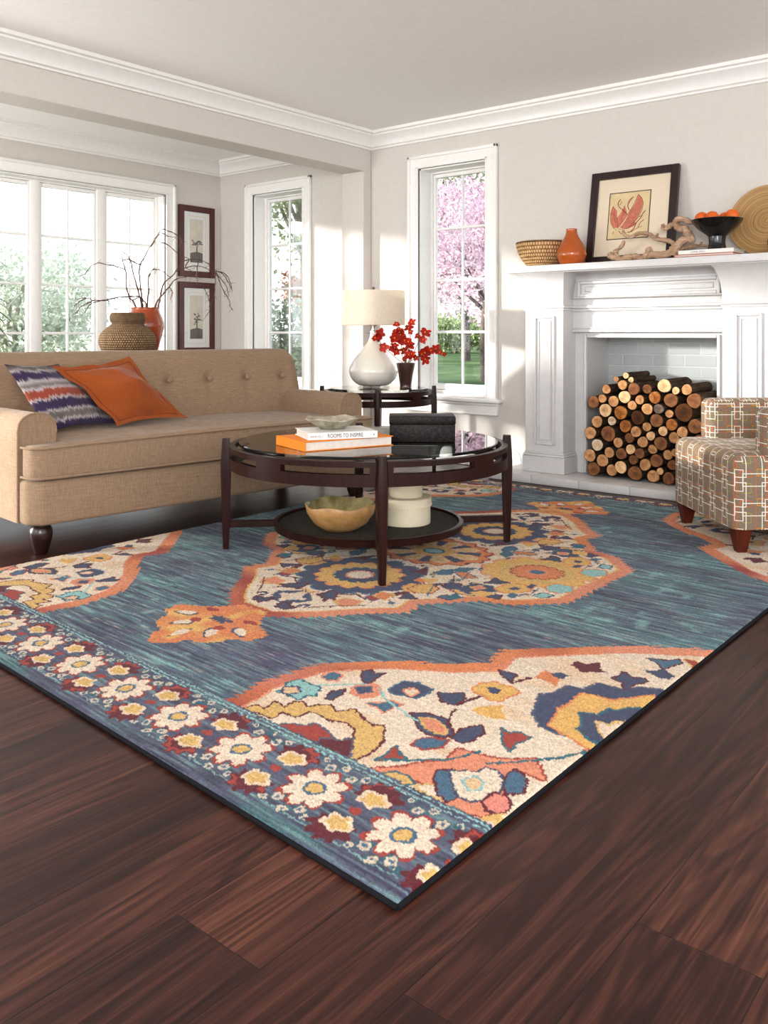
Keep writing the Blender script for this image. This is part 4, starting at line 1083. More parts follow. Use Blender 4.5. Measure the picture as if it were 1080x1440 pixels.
for lx, ly in ((-CW/2+.05, CD/2-.05), (CW/2-.05, CD/2-.05), (-CW/2+.05, -CD/2+.06), (CW/2-.05, -CD/2+.06)):
    bm = nb(); A = [bm.verts.new((lx+x*.019, ly+y*.019, .0)) for x, y in ((-1,-1),(1,-1),(1,1),(-1,1))]; B = [bm.verts.new((lx+x*.036, ly+y*.036, .113+zz)) for x, y in ((-1,-1),(1,-1),(1,1),(-1,1))]
    for i in range(4): bm.faces.new((A[i], A[(i+1)%4], B[(i+1)%4], B[i]))
    bm.faces.new(A[::-1]); bm.faces.new(B)
    link('leg', bm, M['cherry'], chair, smooth=0)

# console table behind the sofa, carrying the tall vase and the wicker jar
cons = thing('console_table', 'narrow dark wood console table standing behind the sofa', 'table', (-4.70, 3.02, 0))
bm = nb(); box(bm, -.24, .24, -.95, .95, .715, .75, .004, 2); link('table_top', bm, M['espresso'], cons)
bm = nb(); box(bm, -.21, .21, -.92, .92, .63, .714); link('apron', bm, M['espresso'], cons)
for x in (-.19, .19):
    for y in (-.9, .9): bm = nb(); box(bm, x-.025, x+.025, y-.025, y+.025, .0005, .629, .003, 1); link('leg', bm, M['espresso'], cons)
# ================================================================ THINGS ON THE COFFEE TABLE
GT = .4688
def text_on(parent, s, size, mtx, mat, name='lettering'):
    cu_ = bpy.data.curves.new('t', 'FONT'); cu_.body = s; cu_.size = size; cu_.extrude = .0002; cu_.align_x = 'LEFT'
    o = bpy.data.objects.new('t', cu_); COL.objects.link(o)
    dg = bpy.context.evaluated_depsgraph_get(); me = bpy.data.meshes.new_from_object(o.evaluated_get(dg))
    bpy.data.objects.remove(o); bpy.data.curves.remove(cu_)
    me.transform(mtx); me.materials.clear()
    return link(name, me, mat, parent, smooth=0)
def book(name_label, loc, ang, L, W, H, cov, pages_front=True, spine_mat=None, group=None):
    """local x = long edge (front), local y = depth; spine on the front when pages_front is False, else on the left short end"""
    b = thing('book', name_label, 'book', loc, ang, group); c = .003
    bm = nb()
    box(bm, 0, L, 0, W, 0, c, .0008, 1); box(bm, 0, L, 0, W, H-c, H, .0008, 1)
    if pages_front: box(bm, 0, .004, 0, W, c, H-c)
    else: box(bm, 0, L, 0, .004, c, H-c)
    link('cover', bm, cov, b, smooth=0)
    bm = nb()
    if pages_front: box(bm, .0045, L-.006, .006, W-.006, c+.0002, H-c-.0002)
    else: box(bm, .006, L-.006, .0045, W-.006, c+.0002, H-c-.0002)
    link('pages', bm, M['pages'], b, smooth=0)
    return b
ba = math.atan2(2.789-2.401, -2.247+2.379)
book('large orange cloth book lying at the bottom of the stack on the glass table', (-2.379, 2.401, GT), ba, .40, .262, .038, M['orangebook'])
wb = book('white hardback book with printed spine lying on the orange book', (-2.404, 2.444, GT+.0385), math.atan2(.240, .144), .285, .215, .0275, M['whitebook'], False)
up = Matrix.Rotation(PI/2, 4, 'X')
text_on(wb, 'ROOMS TO INSPIRE', .0225, Matrix.Translation((.078, -.0003, .0065)) @ up @ Matrix.Diagonal((.74,1,1,1)), M['ink'])
text_on(wb, 'ANNIE KELLY', .0115, Matrix.Translation((.008, -.0003, .0095)) @ up @ Matrix.Diagonal((.78,1,1,1)), M['inkgrey'])
text_on(wb, 'R', .0115, Matrix.Translation((.267, -.0003, .009)) @ up, M['ink'])
# square lipped stone dish
WT = GT+.0385+.0282
sd_ = thing('stone_dish', 'shallow mottled grey stone dish with peaked rim on the white book', 'dish', (-2.452, 2.632, WT), math.radians(59))
def dishw(r, z, a):
    k = (abs(math.cos(a))**3+abs(math.sin(a))**3)**(-1/3); f = min(1, max(0, z/.035))
    return r*(1+(k-1)*.6*f), z*(1+.35*f*(abs(math.cos(2*a))*-.6+.35))
bm = nb(); lathe(bm, [(0,0),(.05,0),(.056,.004),(.088,.028),(.106,.040),(.104,.043),(.082,.032),(.05,.010),(0,.008)], 48, warp=dishw); link('bowl', bm, M['stonebowl'], sd_, smooth=50)
# embossed leather box
cx_, cy_ = -.6349, .7726
def rf(px_r, fwd): return Vector((.7726*px_r-.6349*fwd, .6349*px_r+.7726*fwd, 0))
bp = rf((594-544)/1236*3.69, 3.69+.055)
lb = thing('storage_box', 'dark embossed leather box with hinged lid on the glass coffee table', 'box', (bp.x, bp.y, GT), math.radians(39.4-0.5))
bm = nb(); box(bm, -.137, .137, -.077, .077, 0, .074, .003, 2); link('body', bm, M['croc'], lb)
bm = nb(); box(bm, -.139, .139, -.079, .079, .0745, .108, .004, 2); link('lid', bm, M['croc'], lb)
# lower shelf
SZ = RT+.083+.0185
p_ = rf((478-544)/1236*3.60, 3.62)
gb_ = thing('ceramic_bowl', 'wide tan stoneware bowl with shiny olive glaze inside, on the low shelf', 'bowl', (p_.x, p_.y, SZ))
def bw(r, z, a): return r*(1+.02*math.sin(3*a)+.01*math.sin(7*a)), z*(1+.05*math.sin(5*a+1)*(z/.11))
bm = nb(); lathe(bm, [(0,0),(.06,0),(.07,.004),(.11,.03),(.138,.07),(.146,.105),(.143,.109)], 48, warp=bw); link('outside', bm, M['bowlout'], gb_, smooth=60)
bm = nb(); lathe(bm, [(.143,.109),(.138,.105),(.128,.07),(.10,.034),(.06,.012),(0,.009)], 48, warp=bw); link('glazed_inside', bm, M['bowlin'], gb_, smooth=60)
p_ = rf((571-544)/1236*3.74, 3.76)
def hatbox(label, loc, r, h, lidh, grp):
    o = thing('hat_box', label, 'box', loc, 0, grp)
    bm = nb(); lathe(bm, [(0,0),(r-.004,0),(r-.003,.003),(r-.003,h-.004),(0,h-.004)], 56); link('body', bm, M['boxcream'], o)
    bm = nb(); lathe(bm, [(r-.0025,h-lidh),(r+.002,h-lidh),(r+.002,h-.002),(r,h),(0,h)], 56); l_ = link('lid', bm, M['boxcream'], o)
    bm = nb()
    for i in range(56):
        a = 2*PI*i/56; box(bm, -.0014, .0014, -.0014, .0014, -.0014, .0014, 0, 1, Matrix.Translation(((r+.002)*math.cos(a), (r+.002)*math.sin(a), h-lidh+.005)))
    link('stitching', bm, M['matboard'], l_, smooth=0); return o
hatbox('wide cream round lidded box standing on the low table shelf', (p_.x, p_.y, SZ), .108, .112, .036, 'cream round boxes')
hatbox('smaller cream round box stacked on top of the wider round box', (p_.x-.004, p_.y+.006, SZ+.1125), .074, .090, .03, 'cream round boxes')

# ================================================================ END TABLE THINGS
EZ = .5706
lp = rf((525-544)/1236*5.80, 5.80)
lamp = thing('table_lamp', 'ivory gourd shaped table lamp with linen drum shade on the end table', 'lamp', (lp.x, lp.y, EZ))
bm = nb(); lathe(bm, [(0,0),(.105,0),(.107,.003),(.107,.010),(.10,.013),(0,.013)], 48); link('foot', bm, M['glass'], lamp)
bm = nb(); pr = [(0,.013),(.085,.013),(.11,.022),(.145,.055),(.162,.095),(.160,.125),(.142,.165),(.115,.205),(.085,.240),(.058,.272),(.038,.300),(.027,.325),(.022,.350),(.021,.362),(0,.362)]
lathe(bm, [(v.x, v.z) for v in smoothpath([(r,0,z) for r, z in pr[1:-1]], 4)], 56); link('base', bm, M['lampwhite'], lamp, smooth=60)
bm = nb(); lathe(bm, [(0,.362),(.024,.362),(.024,.372),(.014,.376),(.012,.415),(.020,.418),(.020,.455),(0,.455)], 24)
tube(bm, smoothpath([(.014,0,.40),(.05,0,.44),(.05,0,.56),(0,0,.635)], 5), .0025, 6); tube(bm, smoothpath([(-.014,0,.40),(-.05,0,.44),(-.05,0,.56),(0,0,.635)], 5), .0025, 6)
for k in range(3):
    a = 2*PI*k/3+.3; tube(bm, [(0,0,.630),(.205*math.cos(a),.205*math.sin(a),.630)], .002, 6)
link('harp', bm, M['metal'], lamp)
bm = nb(); lathe(bm, [(.208,.410),(.208,.634),(.2055,.634),(.2055,.410),(.208,.410)], 72); link('lamp_shade', bm, M['shade'], lamp, smooth=30)
bm = nb(); lathe(bm, [(0,.636),(.006,.636),(.004,.642),(.010,.648),(.012,.655),(.007,.663),(0,.665)], 20); link('finial', bm, M['metal'], lamp)
bm = nb(); lathe(bm, [(0,.456),(.012,.458),(.026,.485),(.030,.515),(.022,.54),(0,.55)], 20); link('bulb', bm, M['lampwhite'], lamp)
vp = rf((570.5-544)/1236*5.62, 5.62)
fv = thing('flower_vase', 'tapered dark brown vase holding red orchid sprays on the end table', 'vase', (vp.x, vp.y, EZ))
bm = nb(); lathe(bm, [(0,0),(.036,0),(.040,.003),(.036,.010),(.037,.03),(.046,.09),(.060,.163),(.060,.166),(.055,.166),(.042,.09),(.032,.02),(0,.016)], 40); link('body', bm, M['vasebrown'], fv, smooth=45)
FLOW= [(-3.624,4.296,0.92,1.2),(-3.633,4.289,0.892,1.0),(-3.6,4.316,0.9,0.9),(-3.569,4.341,0.838,1.2),(-3.554,4.354,0.829,0.7),(-3.538,4.366,0.892,1.3),(-3.512,4.388,0.914,1.3),(-3.499,4.399,0.937,1.3),(-3.521,4.381,0.934,1),(-3.486,4.41,0.88,1.2),(-3.508,4.392,0.886,1),(-3.459,4.431,0.849,1.2),(-3.472,4.421,0.869,0.9),(-3.466,4.426,0.96,1.0),(-3.444,4.444,0.991,1.0),(-3.505,4.394,0.983,0.7),(-3.466,4.426,0.937,0.6),(-3.378,4.498,0.929,1.3),(-3.402,4.478,0.886,1.0),(-3.415,4.467,0.909,0.7),(-3.442,4.446,0.786,1.2),(-3.459,4.431,0.792,0.9),(-3.389,4.489,0.801,1.5),(-3.402,4.478,0.789,1.1),(-3.382,4.495,0.761,1.1),(-3.341,4.529,0.812,1.0),(-3.321,4.545,0.826,1.0),(-3.301,4.561,0.801,0.8),(-3.279,4.579,0.792,0.6),(-3.516,4.384,0.806,1.0),(-3.494,4.403,0.818,0.8),(-3.486,4.41,0.761,0.7),(-3.424,4.46,0.769,0.7),(-3.521,4.381,0.846,0.8)]
STEM= [[(-3.486,4.41,0.732),(-3.516,4.384,0.761),(-3.56,4.348,0.812),(-3.595,4.32,0.857),(-3.611,4.307,0.897),(-3.639,4.283,0.923),(-3.67,4.258,0.926)],[(-3.481,4.413,0.732),(-3.481,4.413,0.784),(-3.494,4.403,0.829),(-3.499,4.399,0.886),(-3.508,4.392,0.937),(-3.477,4.417,0.954),(-3.442,4.446,1.0)],[(-3.477,4.417,0.732),(-3.468,4.424,0.789),(-3.459,4.431,0.84),(-3.477,4.417,0.88),(-3.516,4.384,0.897),(-3.543,4.363,0.892)],[(-3.472,4.421,0.732),(-3.442,4.446,0.784),(-3.424,4.46,0.835),(-3.402,4.478,0.886),(-3.376,4.5,0.92),(-3.35,4.522,0.923)],[(-3.468,4.424,0.732),(-3.433,4.453,0.761),(-3.389,4.489,0.789),(-3.341,4.529,0.812),(-3.31,4.554,0.823),(-3.271,4.587,0.79)],[(-3.483,4.412,0.732),(-3.494,4.403,0.789),(-3.516,4.384,0.823),(-3.56,4.348,0.835)]]
def blossom(bm, bmc, c, s, seed):
    r = random.Random(seed); base = Vector(c)
    nrm = Vector((.55+r.uniform(-.6,.6), -.75+r.uniform(-.5,.5), .15+r.uniform(-.6,.6))).normalized()
    t1 = nrm.orthogonal().normalized(); t2 = nrm.cross(t1); a0 = r.uniform(0, 6)
    for k in range(5):
        a = a0+2*PI*k/5+r.uniform(-.15,.15); d = t1*math.cos(a)+t2*math.sin(a); sd2 = nrm.cross(d)
        L = s*.034*r.uniform(.75,1.15); w = s*.0125*r.uniform(.85,1.2)
        q = [base, base+d*L*.35+sd2*w+nrm*.004, base+d*L*.75+sd2*w*.8+nrm*.007, base+d*L+nrm*.004, base+d*L*.75-sd2*w*.8+nrm*.007, base+d*L*.35-sd2*w+nrm*.004]
        v = [bm.verts.new(x) for x in q]; m = bm.verts.new(base+d*L*.55+nrm*.001)
        for i in range(6): bm.faces.new((v[i], v[(i+1)%6], m))
    lathe(bmc, [(0,-.004),(.003*s,-.002),(.004*s,.001),(.002*s,.006),(0,.008)], 8, base+nrm*.004)
vtop = Vector((vp.x, vp.y, EZ+.15))
stems = []
STN = ['longest red orchid spray arching left towards the lamp neck', 'tallest red orchid spray rising up under the lamp shade edge', 'short dense red orchid spray in the middle of the vase', 'red orchid spray reaching right to the upper window jamb', 'red orchid spray leaning low right across the window glass', 'short red orchid spray bending left just above the vase rim']
for st, lb_ in zip(STEM, STN):
    pts = [Vector(p) for p in st]
    off = Vector((vp.x-.0, vp.y, 0)); pts[0] = vtop+(pts[1]-pts[0])*0+Vector(((pts[1].x-pts[0].x)*.15, (pts[1].y-pts[0].y)*.15, .0))
    pts = [vtop-Vector((0,0,.115))+(pts[0]-vtop)*.2] + pts
    sp_ = smoothpath(pts, 5)
    o = thing('orchid_spray', lb_, 'flowers', tuple(pts[0]), 0, 'orchid sprays in the brown vase')
    bm = nb(); tube(bm, sp_, taper(.0022, .0010, len(sp_)), 6); link('stem', bm, M['stem'], o, world=True); stems.append((o, sp_))
for i, f in enumerate(FLOW):
    c = Vector(f[:3])+Vector((random.uniform(-.02,.02), random.uniform(-.02,.02), 0)); best = min(stems, key=lambda s: min((c-q).length for q in s[1]))
    bm = nb(); bmc = nb(); blossom(bm, bmc, c, f[3], i)
    q = min(best[1], key=lambda q: (c-q).length); tube(bmc, [q, c], .0008, 5)
    b_ = link('blossom', bm, M['petal'], best[0], smooth=60, world=True, recalc=False)
    link('flower_heart', bmc, M['petalcore'], b_, world=True)

# ================================================================ CONSOLE THINGS
CZ = .7506
ov = thing('tall_vase', 'burnt orange glazed vase holding bare branches behind the sofa', 'vase', (-4.75, 3.352, CZ))
bm = nb(); pr = [(.062,0),(.066,.004),(.080,.07),(.100,.14),(.114,.20),(.116,.24),(.104,.285),(.090,.315),(.086,.330),(.088,.338),(.080,.338),(.078,.32),(.09,.28)]
lathe(bm, [(0,0)]+[(v.x, v.z) for v in smoothpath([(r,0,z) for r, z in pr], 3)]+[(.06,.05),(0,.04)], 48); link('body', bm, M['orangeglaze2'], ov, smooth=60)
wj = thing('wicker_jar', 'squat grey brown wicker jar with collar lid in front of the orange vase', 'jar', (-4.585, 3.11, CZ))
bm = nb(); pr = [(.100,0),(.112,.01),(.140,.05),(.163,.10),(.168,.135),(.158,.170),(.128,.205),(.100,.225),(.093,.236)]
lathe(bm, [(0,0)]+[(v.x, v.z) for v in smoothpath([(r,0,z) for r, z in pr], 4)]+[(0,.236)], 72, uv=True); link('body', bm, M['wicker'], wj, smooth=60)
bm = nb(); lathe(bm, [(.093,.237),(.100,.243),(.103,.265),(.101,.290),(.094,.298),(.085,.298),(.07,.292),(0,.290)], 64, uv=True); link('lid', bm, M['wicker'], wj, smooth=60)
BRANCH= {'a': [(-4.75,3.354,1.086),(-4.75,3.348,1.126),(-4.75,3.342,1.237),(-4.75,3.346,1.338),(-4.75,3.366,1.405),(-4.75,3.414,1.474),(-4.75,3.475,1.55),(-4.75,3.512,1.61)],'a1': [(-4.75,3.414,1.474),(-4.75,3.444,1.517),(-4.75,3.481,1.561),(-4.75,3.512,1.584)],'a2': [(-4.75,3.512,1.61),(-4.75,3.575,1.6),(-4.75,3.638,1.575),(-4.75,3.667,1.54),(-4.75,3.661,1.508)],'a3': [(-4.75,3.512,1.584),(-4.75,3.562,1.573),(-4.75,3.625,1.563)],'a4': [(-4.75,3.506,1.522),(-4.75,3.562,1.501),(-4.75,3.625,1.469),(-4.75,3.703,1.443),(-4.75,3.769,1.416)],'b': [(-4.75,3.444,1.088),(-4.75,3.444,1.15),(-4.75,3.444,1.211),(-4.75,3.475,1.253),(-4.75,3.537,1.313),(-4.75,3.6,1.384),(-4.75,3.664,1.411),(-4.75,3.742,1.414),(-4.75,3.836,1.388),(-4.75,3.891,1.353)],'b1': [(-4.75,3.891,1.353),(-4.75,3.946,1.329),(-4.75,4.002,1.277),(-4.75,4.037,1.218)],'b2': [(-4.75,3.891,1.348),(-4.75,3.918,1.284),(-4.75,3.96,1.209),(-4.75,4.009,1.156),(-4.75,4.016,1.113),(-4.75,4.042,1.086)],'b3': [(-4.75,3.891,1.342),(-4.75,3.884,1.282),(-4.75,3.877,1.206),(-4.75,3.85,1.13),(-4.75,3.836,1.076),(-4.75,3.802,1.038)],'b4': [(-4.75,3.904,1.348),(-4.75,3.967,1.341),(-4.75,4.016,1.289),(-4.75,4.03,1.234)],'b5': [(-4.75,3.863,1.362),(-4.75,3.932,1.295),(-4.75,3.981,1.243),(-4.75,4.002,1.178)],'b6': [(-4.75,3.742,1.414),(-4.75,3.729,1.371),(-4.75,3.727,1.307),(-4.75,3.729,1.254)],'b7': [(-4.75,3.729,1.254),(-4.75,3.782,1.23),(-4.75,3.816,1.183),(-4.75,3.836,1.13)],'b8': [(-4.75,3.664,1.411),(-4.75,3.638,1.365),(-4.75,3.69,1.337),(-4.75,3.723,1.312)],'b9': [(-4.75,3.562,1.33),(-4.75,3.638,1.36),(-4.75,3.742,1.377),(-4.75,3.836,1.345),(-4.75,3.904,1.316)],'c': [(-4.75,3.438,1.098),(-4.75,3.475,1.171),(-4.75,3.537,1.23),(-4.75,3.587,1.274),(-4.75,3.664,1.304),(-4.75,3.756,1.31)],'c1': [(-4.75,3.537,1.23),(-4.75,3.556,1.195),(-4.75,3.552,1.148)],'d': [(-4.75,3.277,1.095),(-4.75,3.248,1.144),(-4.75,3.234,1.193),(-4.75,3.228,1.252),(-4.75,3.231,1.302),(-4.75,3.214,1.35),(-4.75,3.197,1.388),(-4.75,3.182,1.419)],'d1': [(-4.75,3.225,1.321),(-4.75,3.18,1.343),(-4.75,3.101,1.348),(-4.75,3.024,1.348),(-4.75,2.981,1.326),(-4.75,2.939,1.286),(-4.75,2.902,1.267)],'d2': [(-4.75,3.197,1.379),(-4.75,3.248,1.392),(-4.75,3.295,1.375),(-4.75,3.342,1.358)],'e': [(-4.75,3.33,1.096),(-4.75,3.307,1.13),(-4.75,3.26,1.149),(-4.75,3.191,1.152),(-4.75,3.101,1.139),(-4.75,3.024,1.127),(-4.75,2.949,1.123),(-4.75,2.897,1.133),(-4.75,2.835,1.121)],'e1': [(-4.75,2.949,1.123),(-4.75,2.897,1.104),(-4.75,2.855,1.075),(-4.75,2.824,1.037)],'e2': [(-4.75,3.024,1.127),(-4.75,2.939,1.101),(-4.75,2.886,1.047)],'e3': [(-4.75,2.897,1.133),(-4.75,2.855,1.112),(-4.75,2.819,1.083)],'e4': [(-4.75,3.26,1.149),(-4.75,3.214,1.137),(-4.75,3.191,1.142),(-4.75,3.225,1.103)],'f': [(-4.75,3.374,1.092),(-4.75,3.384,1.188),(-4.75,3.392,1.27),(-4.75,3.402,1.316),(-4.75,3.438,1.341),(-4.75,3.5,1.326),(-4.75,3.562,1.288)],'f1': [(-4.75,3.396,1.29),(-4.75,3.414,1.332),(-4.75,3.463,1.34)],'g': [(-4.75,3.344,1.091),(-4.75,3.318,1.206),(-4.75,3.295,1.305),(-4.75,3.266,1.393),(-4.75,3.237,1.431),(-4.75,3.191,1.449)],'g1': [(-4.75,3.266,1.393),(-4.75,3.318,1.376),(-4.75,3.354,1.364)]}
MAIN = {'a':'tallest bare branch, forked at its hooked top, in the orange vase','b':'heavy drooping bare branch hanging right over both tree pictures','c':'thin bare branch bending right below the heavy drooping one','d':'upright bare branch with long twig reaching left across the window','e':'lowest bare branch stretching flat left over the wicker jar','f':'short bare branch hooked over to the right above the vase rim','g':'thin leaning bare branch between the upright one and the tallest'}
for key, lb_ in MAIN.items():
    root = None
    for k2 in sorted(BRANCH, key=len):
        if not k2.startswith(key): continue
        pts = [Vector(p) for p in BRANCH[k2]]; rr = random.Random(k2); w = rr.uniform(-.10, .10) if key != 'e' else .06
        if root is None:
            pts = [Vector((-4.75+w*.15, 3.352+(pts[0].y-3.352)*.3, .82)), Vector((-4.75+w*.3, pts[0].y*.8+3.352*.2, 1.085))]+pts[1:]
            root = thing('dry_branch', lb_, 'branch', tuple(pts[0]), 0, 'bare branches in the orange vase'); wmain = w
        L = len(pts)
        pts = [p+Vector(((wmain*min(1, i/3) if len(k2) == 1 else wmain), rr.uniform(-.006,.006)*(0<i<L-1), rr.uniform(-.006,.006)*(0<i<L-1))) for i, p in enumerate(pts)]
        sp_ = smoothpath(pts, 4)
        for i in range(1, len(sp_)-1): sp_[i] += Vector((rr.uniform(-1,1), rr.uniform(-1,1), rr.uniform(-1,1)))*.0022
        bm = nb(); r0 = .0062 if len(k2) == 1 else .0036
        tube(bm, sp_, taper(r0, .0017, len(sp_), .5), 6)
        # little side twigs
        for _ in range(5 if len(k2) > 1 else 7):
            i = rr.randrange(max(1, int(len(sp_)*.35)), len(sp_)); p = sp_[i]; d = Vector((rr.uniform(-1,1), rr.uniform(-1,1), rr.uniform(-1.1,.7))).normalized()
            tube(bm, [p, p+d*.02, p+d*.035+Vector((0,0,-.006))], [.0012,.001,.0006], 5)
        link('branch_wood' if len(k2) == 1 else 'twig', bm, M['twig'], root, world=True)

# ================================================================ PICTURES
def frame_parts(o, w, h, fw, depth, fmat, mats, yb=0.):
    """local frame: x right, z up, front towards -y"""
    bm = nb()
    for a in ((-w/2, -w/2+fw, 0, h), (w/2-fw, w/2, 0, h), (-w/2+fw, w/2-fw, h-fw, h), (-w/2+fw, w/2-fw, 0, fw)): box(bm, a[0], a[1], -depth, 0, a[2], a[3], .0025, 1)
    link('frame', bm, fmat, o)
    bm = nb(); box(bm, -w/2+fw-.002, w/2-fw+.002, -depth*.45, -.002, fw-.002, h-fw+.002)
    return link('mat_board', bm, mats, o, smooth=0)
def flat(bm, pts, y): 
    bm.faces.new([bm.verts.new((x, y, z)) for x, z in pts])
M['sepia'] = mat_plain('sepia_print', (232,224,208), .9, .1, 0, .06, 20, 0)
M['sepiadark'] = mat_plain('grey_tree_print', (122,116,110), .9, .1, 0, .35, 120, 0)
def tree_picture(label, yc, z0, w, h, kind):
    o = thing('framed_picture', label, 'picture', (XL+.0012, yc, z0), PI/2)     # front faces +x
    mb = frame_parts(o, w, h, .052, .026, M['framebrown'], M['matwhite'])
    y = -.0128
    bm = nb(); a, b, c, d = -.075, .068, .125, h-.115; t = .004
    for q in ((a-.028-t, a-.028, c-.04, d+.028), (b+.028, b+.028+t, c-.04, d+.028), (a-.028, b+.028, d+.028-t, d+.028), (a-.028, b+.028, c-.04, c-.04+t)): box(bm, q[0], q[1], y-.0015, y+.002, q[2], q[3])
    link('bevel_line', bm, M['matboard'], mb, smooth=0)
    bm = nb(); flat(bm, [(a,c),(b,c),(b,d),(a,d)], y-.0008); pr_ = link('print', bm, M['sepia'], mb, smooth=0)
    bm = nb(); r = random.Random(kind); y -= .0012
    flat(bm, [(a+.004,c+.004),(b-.004,c+.004),(b-.004,c+.085),(b-.03,c+.092),(0,c+.098),(a+.03,c+.09),(a+.004,c+.082)], y)
    tx = (a+b)/2+.004
    flat(bm, [(tx-.008,c+.095),(tx+.008,c+.095),(tx+.005,c+.15),(tx-.004,c+.15)], y)
    for i in range(26):
        ax = r.gauss(0, .024); az = r.gauss(0, .012 if kind == 1 else .026); s = r.uniform(.006,.013)
        cx, cz = tx+ax, c+.172+az+(.012 if kind == 2 else 0); y -= .00001
        flat(bm, [(cx+s*math.cos(2*PI*k/7)*r.uniform(.7,1.2), cz+s*.75*math.sin(2*PI*k/7)*r.uniform(.7,1.2)) for k in range(7)], y)
    link('tree_drawing', bm, M['sepiadark'], pr_, smooth=0, recalc=False)
    bm = nb(); box(bm, -w/2+.05, w/2-.05, -.0185, -.017, .05, h-.05); link('glazing', bm, M['pglass'], o, smooth=0)
tree_picture('mahogany framed tree print hanging upper of the two beside the window', 4.887, 1.418, .386, .620, 1)
tree_picture('mahogany framed tree print hanging lower of the two, behind the sofa', 4.887, .752, .386, .622, 2)
# leaning picture on the mantel
MZ = 1.3475
ln_ = math.atan2(.105, .60)
mp = thing('framed_picture', 'dark framed pink botanical drawing in wide cream mat leaning on the mantel', 'picture', (-2.247, 5.050, MZ), rot=(-ln_, 0, 0))
pw, ph = .560, .590
mb = frame_parts(mp, pw, ph, .047, .032, M['frameblack'], M['matboard'])
bm = nb(); a, b, c, d = -.150, .108, .158, .447; t = .005; y = -.0146
for q in ((a-t, a, c-t, d+t), (b, b+t, c-t, d+t), (a, b, d, d+t), (a, b, c-t, c)): box(bm, q[0], q[1], y-.0012, y+.001, q[2], q[3])
link('bevel_line', bm, M['ink'], mb, smooth=0)
bm = nb(); flat(bm, [(a,c),(b,c),(b,d),(a,d)], y-.0004); pr_ = link('print', bm, M['print'], mb, smooth=0)
M['pinkwash'] = mat_plain('pink_wash', (206,128,106), .9, .1, 0, .2, 40, 0); M['pinkline'] = mat_plain('dark_red_line', (150,66,58), .9, .1, 0, .2, 40, 0)
def pz(zx, zy):                                  # drawing coordinates, measured on the print
    return (a+(zx-285)/(730-285)*(b-a), d-(zy-330)/(905-330)*(d-c))
bm = nb()
for sh in ([(325,485),(372,550),(380,640),(400,760),(350,770),(310,690),(302,580)], [(380,640),(420,575),(455,490),(480,560),(490,620),(450,700),(400,770),(385,710)], [(600,365),(640,410),(660,480),(640,570),(610,660),(560,730),(480,785),(420,770),(470,690),(520,560),(570,480)], [(520,690),(600,720),(580,760),(500,790),(440,780)]):
    flat(bm, [pz(*q) for q in sh], y-.0008); y -= .00005
link('pink_shape', bm, M['pinkwash'], pr_, smooth=0, recalc=False)
bm = nb()
for ln2, r in (([(405,410),(380,450),(390,500),(440,550),(490,605)],.0028), ([(420,440),(400,480)],.0016), ([(550,390),(505,430),(490,500),(510,555)],.003), ([(535,410),(500,470)],.0018), ([(690,580),(660,620),(640,670),(600,720),(580,780),(540,830),(510,830)],.0028), ([(660,640),(620,650)],.002), ([(680,690),(640,730),(620,780)],.002), ([(660,770),(610,790),(550,830)],.002), ([(325,485),(302,580),(310,690),(350,770),(390,800)],.0014), ([(380,640),(400,770),(440,790),(520,780),(600,720)],.0014), ([(600,365),(660,480),(620,650),(520,770)],.0014), ([(600,365),(560,480),(500,600),(440,700)],.0014), ([(340,520),(350,640),(390,780)],.001), ([(455,490),(440,600),(420,760)],.001), ([(350,810),(345,840)],.002), ([(410,810),(440,850)],.0025)):
    tube(bm, smoothpath([(pz(*q)[0], y-.001, pz(*q)[1]) for q in ln2], 3), r*.8, 5)
link('line_drawing', bm, M['pinkline'], pr_, smooth=0)
bm = nb(); box(bm, -pw/2+.045, pw/2-.045, -.024, -.0225, .045, ph-.045); link('glazing', bm, M['pglass'], mp, smooth=0)

# ================================================================ MANTEL THINGS
bk = thing('woven_basket', 'round woven seagrass basket at the left end of the mantel', 'basket', (-2.797, 4.985, MZ))
bm = nb(); pr = [(.085,0),(.100,.006),(.140,.05),(.165,.10),(.176,.150),(.172,.156),(.162,.150),(.150,.10),(.12,.045),(.08,.014)]
lathe(bm, [(0,0)]+[(v.x, v.z) for v in smoothpath([(r,0,z) for r, z in pr], 3)]+[(0,.012)], 72, uv=True); link('body', bm, M['seagrass'], bk, smooth=60)
bm = nb(); tube(bm, [(.170*math.cos(2*PI*i/60), .170*math.sin(2*PI*i/60), .153) for i in range(61)], .0075, 8, False); link('rim', bm, M['seagrass'], bk)
bv = thing('bottle_vase', 'glossy orange teardrop bottle vase on the mantel beside the basket', 'vase', (-2.553, 4.895, MZ))
bm = nb(); pr = [(.058,0),(.072,.008),(.088,.045),(.090,.072),(.080,.105),(.058,.145),(.040,.178),(.033,.205),(.034,.218),(.028,.218),(.026,.20)]
lathe(bm, [(0,0)]+[(v.x, v.z) for v in smoothpath([(r,0,z) for r, z in pr], 4)]+[(.02,.15),(0,.13)], 44); link('body', bm, M['orangeglaze'], bv, smooth=60)
